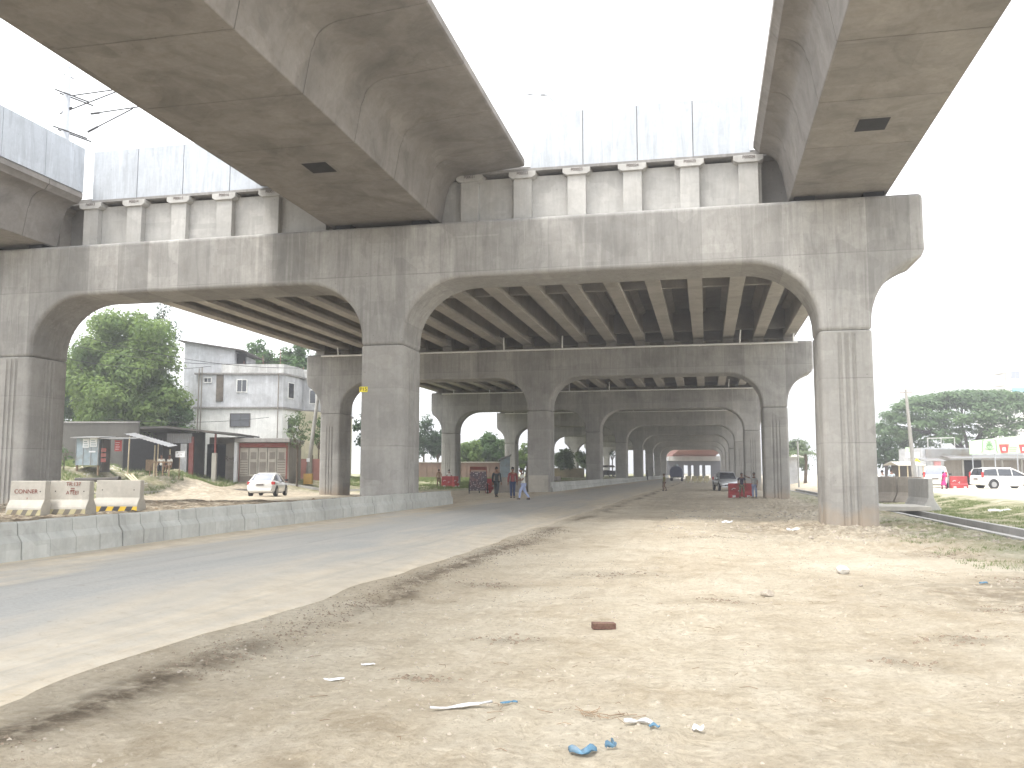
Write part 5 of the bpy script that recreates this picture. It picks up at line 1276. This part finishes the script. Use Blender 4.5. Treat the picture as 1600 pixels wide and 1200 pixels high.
car('station_wagon', (p.x, p.y, .43), YAW+R(5), 'white station wagon with tinted windows at right edge', 'car',
    [(-2.2,.4,.98,.74),(-2.16,.3,1.0,.82),(-1.5,.22,1.0,.85),(-.5,.2,.98,.86),(.8,.2,.96,.86),(1.7,.24,.86,.83),(2.1,.3,.72,.76),(2.2,.38,.62,.68)],
    [(-2.18,.98,1.05,.78,.7),(-1.98,.98,1.5,.78,.66),(-1.2,.97,1.56,.79,.66),(.2,.96,1.54,.79,.66),(1.35,.94,.98,.76,.66)], 'white', (-1.35, 1.35), .33, 'wagon', (-.95, .15), True, 'glass')
p = street(1461, 70)
car('hatchback', (p.x, p.y, .43), YAW+R(62), 'overexposed white car behind the schoolgirl, rear towards us', 'car',
    [(-1.9,.4,1.0,.74),(-1.85,.3,1.04,.82),(-1.2,.22,1.04,.86),(0,.2,1.02,.86),(1.2,.24,.96,.84),(1.75,.3,.8,.76),(1.85,.38,.66,.68)],
    [(-1.88,1.02,1.1,.78,.7),(-1.6,1.02,1.62,.78,.64),(-.8,1.02,1.7,.8,.64),(.3,1.0,1.66,.8,.64),(1.15,.98,1.02,.76,.66)], 'white', (-1.2, 1.2), .33, 'wagon', (0,), True, 'skyglass')
p = street(1132, 83)
pk = car('pickup', (p.x, p.y, .0), R(-82), 'silver pickup facing us with papers on its open side window', 'pickup truck',
    [(-2.5,.55,.98,.80),(-2.45,.45,1.02,.86),(-1.0,.38,1.02,.88),(.4,.36,1.04,.88),(1.6,.4,1.04,.87),(2.3,.45,.9,.82),(2.45,.5,.75,.75)],
    [(-.95,1.0,1.1,.8,.7),(-.75,1.02,1.66,.82,.68),(.2,1.02,1.72,.82,.68),(.75,1.03,1.66,.82,.68),(1.45,1.03,1.08,.8,.7)], 'silver', (-1.55, 1.6), .38, 'wagon', (.1,), True, 'glass', .88)
mb = MB(); mb.box(-.55, .05, -.90, -.88, 1.1, 1.5); mb.build('paper_notice', M['paper'], pk)
p = street(1470, 63)
# dark tanker truck seen from behind
p = street(1056.5, 165); e = empty('tanker_truck', (p.x, p.y, hz(p.x, p.y)), R(90), 'dark blue rounded tanker truck seen from behind on the far road', 'truck')
mb = MB(); prof = [(-1.1, .9), (1.1, .9), (1.2, 1.4), (1.12, 2.1), (.8, 2.6), (0, 2.78), (-.8, 2.6), (-1.12, 2.1), (-1.2, 1.4)]
mb.loft([[(x, a*k, .9+(b-.9)*k) for a, b in prof] for x, k in ((-2.6, .94), (-2.5, 1), (1.2, 1), (1.3, .95))]); mb.build('tank', M['navy'], e, smooth=True, angle=40)
mb = MB(); mb.box(1.5, 3.1, -1.05, 1.05, .7, 2.5); mb.build('cab', M['navy'], e, bevel=.12)
mb = MB(); mb.box(-2.6, 3.0, -.6, .6, .6, .9); mb.build('chassis', M['black'], e)
mb = MB(); mb.cyl((-1, 0, 2.9), .35, .35, 'z', 14); mb.box(-2.2, .4, -.3, .3, 2.74, 2.8); mb.build('hatch', M['bluepaint'], e)
mb = MB(); mb.box(-2.7, -2.6, -1.0, 1.0, .62, .78); mb.build('bumper', M['pale'], e)
for x in (-1.6, 2.3):
    for s in (-1, 1): wheel(e, x, s*.95, .48, .3)
# auto rickshaw on the median side
p = street(952, 135); e = empty('auto_rickshaw', (p.x, p.y, 1.0), R(60), 'dark three wheeled auto rickshaw above the far kerb wall', 'auto rickshaw')
mb = MB(); mb.loft([[(x, -w_, .3), (x, -w_, zt), (x, w_, zt), (x, w_, .3)] for x, w_, zt in ((-1.3, .55, .9), (-1.2, .65, 1.0), (.1, .65, .95), (1.1, .35, .95), (1.3, .2, .7))]); mb.build('body', M['black'], e, bevel=.04)
mb = MB(); mb.loft([[(x, -w_, 1.45), (x, -w_*.85, zt), (x, w_*.85, zt), (x, w_, 1.45)] for x, w_, zt in ((-1.3, .6, 1.55), (-1.1, .66, 1.75), (.3, .66, 1.75), (.75, .55, 1.6))]); mb.build('canopy', M['darktin'], e, bevel=.03)
for x, y in ((-1.2, -.6), (-1.2, .6), (.5, -.5), (.5, .5)):
    mb = MB(); mb.tube([(x, y, .9), (x, y, 1.5)], .03, 5); mb.build('post', M['steel'], e)
wheel(e, -.8, -.6, .25, .12); wheel(e, -.8, .6, .25, .12); wheel(e, 1.1, 0, .25, .12)
# cycle rickshaw with patterned back
def checker_mat():
    m, t, b, o = new_mat('patterned rickshaw cloth'); pos = wpos(t); vo = nd(t, 'ShaderNodeTexVoronoi'); vo.inputs['Scale'].default_value = 9; t.links.new(pos, vo.inputs['Vector'])
    c = ramp(t, vo.outputs['Distance'], [(.25, (.55, .5, .48)), (.38, (.10, .08, .10))]); n = noise(t, pos, 3, 3); c = mix(t, maprange(t, n, .5, .65, 0, .7), c, (.2, .10, .10)); t.links.new(c, b.inputs['Base Color']); b.inputs['Roughness'].default_value = .7; return m
M['lace'] = checker_mat()
p = street(748, 61); e = empty('cycle_rickshaw', (p.x, p.y, hz(p.x, p.y)), YAW+R(90), 'cycle rickshaw seen from behind with patterned back and red hood', 'rickshaw')
mb = MB(); mb.loft([[(-.68, y*.56, .22), (-.8, y*.6, .9), (-.7, y*.54, 1.5), (-.66, y*.54, 1.5), (-.76, y*.6, .9), (-.64, y*.56, .22)] for y in (-1, -.5, 0, .5, 1)]); mb.build('back_panel', M['lace'], e)
mb = MB(); mb.loft([[(x, -w_, .45), (x, -w_, .8), (x, w_, .8), (x, w_, .45)] for x, w_ in ((-.7, .5), (.0, .5), (.1, .45))]); mb.build('seat_box', M['lace'], e, bevel=.03)
mb = MB()
for x, z in ((-.72, 1.62), (-.4, 1.8), (.05, 1.72)): mb.tube([(-.5, -.55, 1.0), (x, -.55, z), (x, .55, z), (-.5, .55, 1.0)], .035, 6)
mb.build('hood_frame', M['redpaint'], e)
mb = MB(); mb.loft([[(x, -.58, 1.35 if x < -.6 else z-.2), (x, -.56, z), (x, .56, z), (x, .58, 1.35 if x < -.6 else z-.2)] for x, z in ((-.76, 1.6), (-.7, 1.68), (-.4, 1.83), (.08, 1.76))], cap=False, closed=False); hd = mb.build('hood', M['redpaint'], e); hd.modifiers.new('t', 'SOLIDIFY').thickness = .02
wheel(e, -.35, -.62, .36, .06); wheel(e, -.35, .62, .36, .06); wheel(e, 1.5, 0, .36, .06)
mb = MB(); mb.tube([(-.35, 0, .4), (.5, 0, .45), (1.25, 0, .85), (1.5, 0, .36)], .03, 6); mb.tube([(1.25, -.3, 1.0), (1.25, .3, 1.0)], .02, 6); mb.tube([(1.25, 0, .85), (1.25, 0, 1.0)], .02, 6); mb.tube([(.75, 0, .45), (.7, 0, .9)], .025, 6); mb.build('bicycle_frame', M['steel'], e)
mb = MB(); mb.box(.55, .82, -.09, .09, .9, .96); mb.build('saddle', M['black'], e, bevel=.03)

# ------------------------------------------------------------------ people
def skin_obj(name, V_, E_, rad, mat, parent, sub=1, extra=None):
    me = bpy.data.meshes.new(name); me.from_pydata(V_, E_, []); o = bpy.data.objects.new(name, me); col.objects.link(o)
    md = o.modifiers.new('s', 'SKIN'); md.use_smooth_shade = True; md.branch_smoothing = .6
    for i, r_ in enumerate(rad): me.skin_vertices[0].data[i].radius = r_ if hasattr(r_, '__len__') else (r_, r_)
    me.skin_vertices[0].data[0].use_root = True
    ss = o.modifiers.new('u', 'SUBSURF'); ss.levels = sub; ss.render_levels = sub
    dg = bpy.context.evaluated_depsgraph_get(); m2 = bpy.data.meshes.new_from_object(o.evaluated_get(dg)); bpy.data.objects.remove(o)
    m2.name = name; m2.materials.clear()
    if extra:
        bm = bmesh.new(); bm.from_mesh(m2); tmp = bpy.data.meshes.new('t'); tmp.from_pydata(extra.v, [], extra.f); bm.from_mesh(tmp); bpy.data.meshes.remove(tmp); bm.to_mesh(m2); bm.free()
    m2.materials.append(mat); m2.shade_smooth()
    ob = bpy.data.objects.new(name, m2); col.objects.link(ob); ob.parent = parent; return ob
def person(loc, rz, H_, label, shirt, pants, arms=None, legs=None, lean=0., turn=0., longshirt=False, skirt=False, sitting=False, shorts=False, longhair=False, group=None, sleeves=.55):
    "local frame: faces -y; arms/legs give joints in units of body height"
    e = empty('person', loc, rz, label, 'person', group); h_ = H_
    arms = arms or {}; legs = legs or {}
    L_ = legs.get('L', [(.075, 0, .285), (.08, .01, .045)]); R_ = legs.get('R', [(-.075, 0, .285), (-.08, .01, .045)])
    hipz = legs.get('hip', .52); dy = legs.get('dy', 0.)
    aL = arms.get('L', [(.135, .01, .63), (.145, -.03, .485)]); aR = arms.get('R', [(-.135, .01, .63), (-.145, -.03, .485)])
    up = lambda x, y, z: (x*h_, (y+dy-(z-hipz)*math.tan(lean))*h_, z*h_)
    dn = lambda x, y, z: (x*h_, (y+dy)*h_, z*h_)
    dz_ = hipz-.52
    V_ = [up(0, 0, hipz), up(0, 0, .63+dz_), up(0, .0, .75+dz_), up(0, .0, .835+dz_), up(0, -.01, .875+dz_)]; E_ = [(0, 1), (1, 2), (2, 3), (3, 4)]; rad = [.062*h_, .058*h_, (.075*h_, .06*h_), .034*h_, .03*h_]
    def chain(st, pts, rs):
        last = st
        for p_, r_ in zip(pts, rs): V_.append(p_); rad.append(r_); E_.append((last, len(V_)-1)); last = len(V_)-1
        return last
    for s, A in ((1, aL), (-1, aR)):
        w_ = chain(2, [up(s*.105, 0, .80+dz_), up(A[0][0], A[0][1], A[0][2]+dz_), up(A[1][0], A[1][1], A[1][2]+dz_)], [.033*h_, .025*h_, .018*h_])
        el, wr_ = Vector(V_[w_-1]), Vector(V_[w_]); d = (wr_-el).normalized(); side = d.cross(Vector((0, 1, 0))); side = side.normalized() if side.length > .1 else Vector((1, 0, 0)); nrm = d.cross(side).normalized()
        pm = chain(w_, [tuple(wr_+d*.035*h_)], [(.02*h_, .012*h_)])
        for k, (o_, l_) in enumerate(((-.014, .034), (-.005, .040), (.005, .038), (.014, .030))):
            b_ = wr_+d*.05*h_+side*o_*h_; chain(pm, [tuple(b_), tuple(b_+d*l_*.55*h_+nrm*.006*h_), tuple(b_+d*l_*h_+nrm*.016*h_)], [.0052*h_, .0048*h_, .004*h_])
        b_ = wr_+d*.022*h_-side*.018*h_; chain(w_, [tuple(b_), tuple(b_+d*.022*h_-side*.010*h_)], [.006*h_, .005*h_])
    for s, A in ((1, L_), (-1, R_)):
        hipj = dn(s*.05, 0, hipz-.02); k_ = dn(*A[0]); a_ = dn(*A[1])
        w_ = chain(0, [hipj, k_, a_], [.05*h_, .036*h_, .023*h_]); ft = A[2] if len(A) > 2 else (A[1][0]*1.1, A[1][1]-.085, .02)
        chain(w_, [dn(A[1][0], A[1][1]-.02, max(A[1][2]-.022, .02)), dn(*ft)], [.024*h_, .018*h_])
    hd = MB(); hc = up(0, -.015, .925+dz_); hd.ball(hc, (.047*h_, .056*h_, .068*h_), nu=14, nv=10)
    hd.ball((hc[0], hc[1]-.058*h_, hc[2]-.006*h_), (.009*h_, .014*h_, .012*h_), nu=6, nv=5)
    for s in (-1, 1): hd.ball((hc[0]+s*.048*h_, hc[1]+.005*h_, hc[2]), (.006*h_, .012*h_, .017*h_), nu=6, nv=5); hd.ball((hc[0]+s*.019*h_, hc[1]-.048*h_, hc[2]+.008*h_), (.009*h_, .006*h_, .005*h_), nu=6, nv=4)
    hd.ball((hc[0], hc[1]-.05*h_, hc[2]-.032*h_), (.016*h_, .006*h_, .005*h_), nu=6, nv=4)
    skin_obj('body', V_, E_, rad, M['skin'], e, 1, hd)
    # hair cap
    hr = MB(); n = 14; rings = []
    for i in range(7):
        t_ = .02+(math.pi*.56)*i/6; z = math.cos(t_); r_ = math.sin(t_); rings.append([(hc[0]+.052*h_*r_*math.cos(2*math.pi*k/n), hc[1]+.010*h_+.060*h_*r_*math.sin(2*math.pi*k/n), hc[2]+.012*h_+.066*h_*z+(.02*h_*max(0, -math.sin(2*math.pi*k/n)) if i >= 4 else -(.018*h_*max(0, math.sin(2*math.pi*k/n)) if i >= 5 else 0))) for k in range(n)])
    hr.loft(rings)
    if longhair: hr.ball((hc[0], hc[1]+.045*h_, hc[2]-.02*h_), (.035*h_, .03*h_, .05*h_))
    hr.build('hair', M['hair'], e, smooth=True)
    # shirt
    Z0 = .50 if not longshirt else .33
    V2 = [up(0, .0, .72+dz_), up(0, .0, .80+dz_), up(0, 0, .63+dz_), up(0, 0, .55+dz_), up(0, 0, .50+dz_ if not longshirt else .42+dz_)]
    E2 = [(0, 1), (0, 2), (2, 3), (3, 4)]; r2 = [(.088*h_, .07*h_), (.062*h_, .045*h_), (.078*h_, .066*h_), (.08*h_, .068*h_), (.084*h_, .072*h_)]
    if longshirt: V2.append(up(0, 0, Z0+dz_)); E2.append((4, 5)); r2.append((.095*h_, .085*h_))
    for s, A in ((1, aL), (-1, aR)):
        el = Vector(up(A[0][0], A[0][1], A[0][2]+dz_)); sh = Vector(up(s*.108, 0, .795+dz_)); wr_ = Vector(up(A[1][0], A[1][1], A[1][2]+dz_))
        pts = [tuple(sh), tuple(sh.lerp(el, min(1, sleeves*1.3)))]; rs = [.042*h_, .036*h_]
        if sleeves > .9: pts.append(tuple(el.lerp(wr_, .88))); rs.append(.028*h_)
        last = 0
        for p_, r_ in zip(pts, rs): V2.append(p_); r2.append(r_); E2.append((last, len(V2)-1)); last = len(V2)-1
    skin_obj('shirt', V2, E2, r2, shirt, e, 1)
    # trousers
    V3 = [dn(0, 0, hipz)]; E3 = []; r3 = [(.074*h_, .064*h_)]
    for s, A in ((1, L_), (-1, R_)):
        hip = Vector(dn(s*.048, 0, hipz-.03)); kn = Vector(dn(*A[0])); an = Vector(dn(*A[1])); pts = [hip, kn]; rs = [.06*h_, .045*h_]
        if not shorts: pts.append(an); rs.append(.034*h_)
        else: pts.append(kn.lerp(an, .35)); rs.append(.045*h_)
        last = 0
        for p_, r_ in zip(pts, rs): V3.append(tuple(p_)); r3.append(r_); E3.append((last, len(V3)-1)); last = len(V3)-1
    skin_obj('trousers', V3, E3, r3, pants, e, 1)
    if skirt:
        mb = MB(); mb.loft([[(r_*h_*math.cos(a), r_*h_*math.sin(a)*.85+dy*h_, z*h_) for a in [2*math.pi*k/16 for k in range(16)]] for z, r_ in ((.58, .078), (.5, .10), (.24, .15))], cap=False); mb.build('skirt', shirt, e, smooth=True)
    for s, A in ((1, L_), (-1, R_)):
        a_ = A[1]; ft = A[2] if len(A) > 2 else (a_[0]*1.1, a_[1]-.085, .02)
        mb = MB(); p0 = Vector(dn(a_[0], a_[1]+.02, max(a_[2]-.03, .012))); p1 = Vector(dn(*ft)); mb.tube([p0, p0.lerp(p1, .6), p1], [.026*h_, .027*h_, .02*h_], 8); mb.build('shoe', M['black'], e, smooth=True)
    return e
def cl(name, c, vary=.12): return simple(name, c, .85, vary=vary, sc=9, spec=.2)
C_ = {'tan': cl('tan cloth', (.30, .22, .15)), 'white': cl('off white cloth', (.62, .62, .58)), 'dark': cl('charcoal cloth', (.05, .06, .065)), 'maroon': cl('maroon cloth', (.22, .06, .06)), 'jeans': cl('dark blue denim', (.05, .07, .14)),
      'pblue': cl('pale blue denim', (.36, .42, .62)), 'olive': cl('olive cloth', (.22, .23, .08)), 'navy': cl('navy cloth', (.045, .04, .07)), 'camo': cl('mottled camouflage cloth', (.20, .19, .13), .55), 'grey': cl('grey and white cloth', (.45, .46, .47), .3),
      'magenta': cl('magenta cloth', (.55, .05, .22)), 'plum': cl('plum cloth', (.25, .03, .09)), 'greyblue': cl('pale blue cloth', (.5, .56, .62)), 'brown': cl('brown cloth', (.16, .10, .07))}
def put(px_, V, z=None):
    p = street(px_, V); return (p.x, p.y, hz(p.x, p.y) if z is None else z)
walkA = {'L': [(.055, -.10, .29), (.05, -.06, .05)], 'R': [(-.055, .02, .28), (-.05, .15, .08)], 'hip': .505}
BACK = YAW+math.pi
person(put(686, 80), BACK+R(20), 1.6, 'man in long tan shirt near the far red barrier, back to us', C_['tan'], C_['brown'], longshirt=True, arms={'R': [(-.16, .06, .66), (-.10, -.02, .56)]})
person(put(702, 81), BACK, 1.62, 'man in pale shirt standing behind the far red barrier', C_['white'], C_['dark'])
person(put(776, 46), BACK-R(15), 1.58, 'man in charcoal shirt and trousers walking away, beside the rickshaw', C_['dark'], C_['dark'], legs=walkA, sleeves=1)
person(put(801, 44.5), BACK+R(5), 1.55, 'man in maroon shirt and dark jeans, seen from behind', C_['maroon'], C_['jeans'], legs={'L': [(.05, -.02, .285), (.05, .03, .05)], 'R': [(-.05, -.06, .285), (-.05, -.04, .05)]}, sleeves=1)
person(put(818, 43.5), YAW-R(75), 1.56, 'man in off white shirt striding left in pale blue jeans', C_['white'], C_['pblue'], legs={'L': [(.05, -.12, .29), (.05, -.15, .05)], 'R': [(-.05, .05, .27), (-.05, .20, .06)], 'hip': .50}, lean=R(10), arms={'L': [(.13, -.03, .64), (.08, -.15, .62)], 'R': [(-.13, -.03, .64), (-.06, -.16, .63)]})
person(put(1037, 80), YAW-R(80), 1.58, 'person in olive top walking alone at the far road edge', C_['olive'], C_['brown'], legs=walkA)
person(put(1157.5, 57.3, .0), YAW, 1.62, 'man in navy shirt and camouflage shorts facing us, hands down', C_['navy'], C_['camo'], shorts=True, arms={'L': [(.15, .01, .64), (.135, -.05, .51)], 'R': [(-.15, .01, .64), (-.135, -.05, .51)]})
person(put(1177, 57.0, .0), YAW-R(50), 1.64, 'man in grey white shirt and pale jeans pointing left', C_['grey'], C_['pblue'], arms={'R': [(-.17, -.14, .80), (-.21, -.29, .87)], 'L': [(.135, .02, .64), (.14, -.03, .49)]})
person(put(1391, 60, .25), BACK, 1.62, 'man in pale blue shirt behind the shaded barrier, back to us', C_['greyblue'], C_['dark'])
person(put(1377, 62, .2), BACK+R(30), 1.6, 'person half hidden by the nearest right pier behind the barrier', C_['grey'], C_['dark'])
person(put(1472, 64, .44), BACK+R(25), 1.28, 'schoolgirl in magenta and plum dress walking by the white car', C_['magenta'], C_['plum'], skirt=True, legs=walkA, longhair=True)
sit = {'L': [(.08, -.22, .29), (.08, -.22, .05)], 'R': [(-.08, -.22, .29), (-.08, -.22, .05)], 'hip': .30}
person(put(253, 61.3, 1.62), YAW+R(10), 1.6, 'seated man in white shirt under the awning, left of two', C_['white'], C_['dark'], legs=sit, sitting=True)
person(put(266, 61.4, 1.62), YAW-R(30), 1.6, 'seated man in white shirt beside the awning post, right of two', C_['white'], C_['brown'], legs=sit, sitting=True)
person(put(1011, 150), YAW+R(60), 1.65, 'distant dark figure standing by the far kerb wall', C_['dark'], C_['dark'])
mb = MB(); g = put(1472, 63.9, .44); gg = Vector(g); mb.ball((0, 0, 0), (.13, .09, .17)); o = mb.build('backpack', C_['magenta'], smooth=True); o.location = gg+Vector((0, 0, 1.0))-FH*.16; o.rotation_euler = (0, 0, YAW); tag(o, 'pink school bag on the schoolgirl\'s back', 'bag')

# ------------------------------------------------------------------ light haze in the humid air
mb = MB(); mb.box(-420, 420, -70, 1510, -2.5, 60); hz_o = mb.build('haze', bpy.data.materials.new('haze')); tag(hz_o, kind='stuff')
hm = hz_o.data.materials[0]; hm.use_nodes = True; t = hm.node_tree; t.nodes.clear(); ho = nd(t, 'ShaderNodeOutputMaterial'); pv = nd(t, 'ShaderNodeVolumePrincipled')
pv.inputs['Color'].default_value = (.95, .96, 1, 1); pv.inputs['Density'].default_value = .0017; pv.inputs['Anisotropy'].default_value = .3; t.links.new(pv.outputs[0], ho.inputs['Volume'])
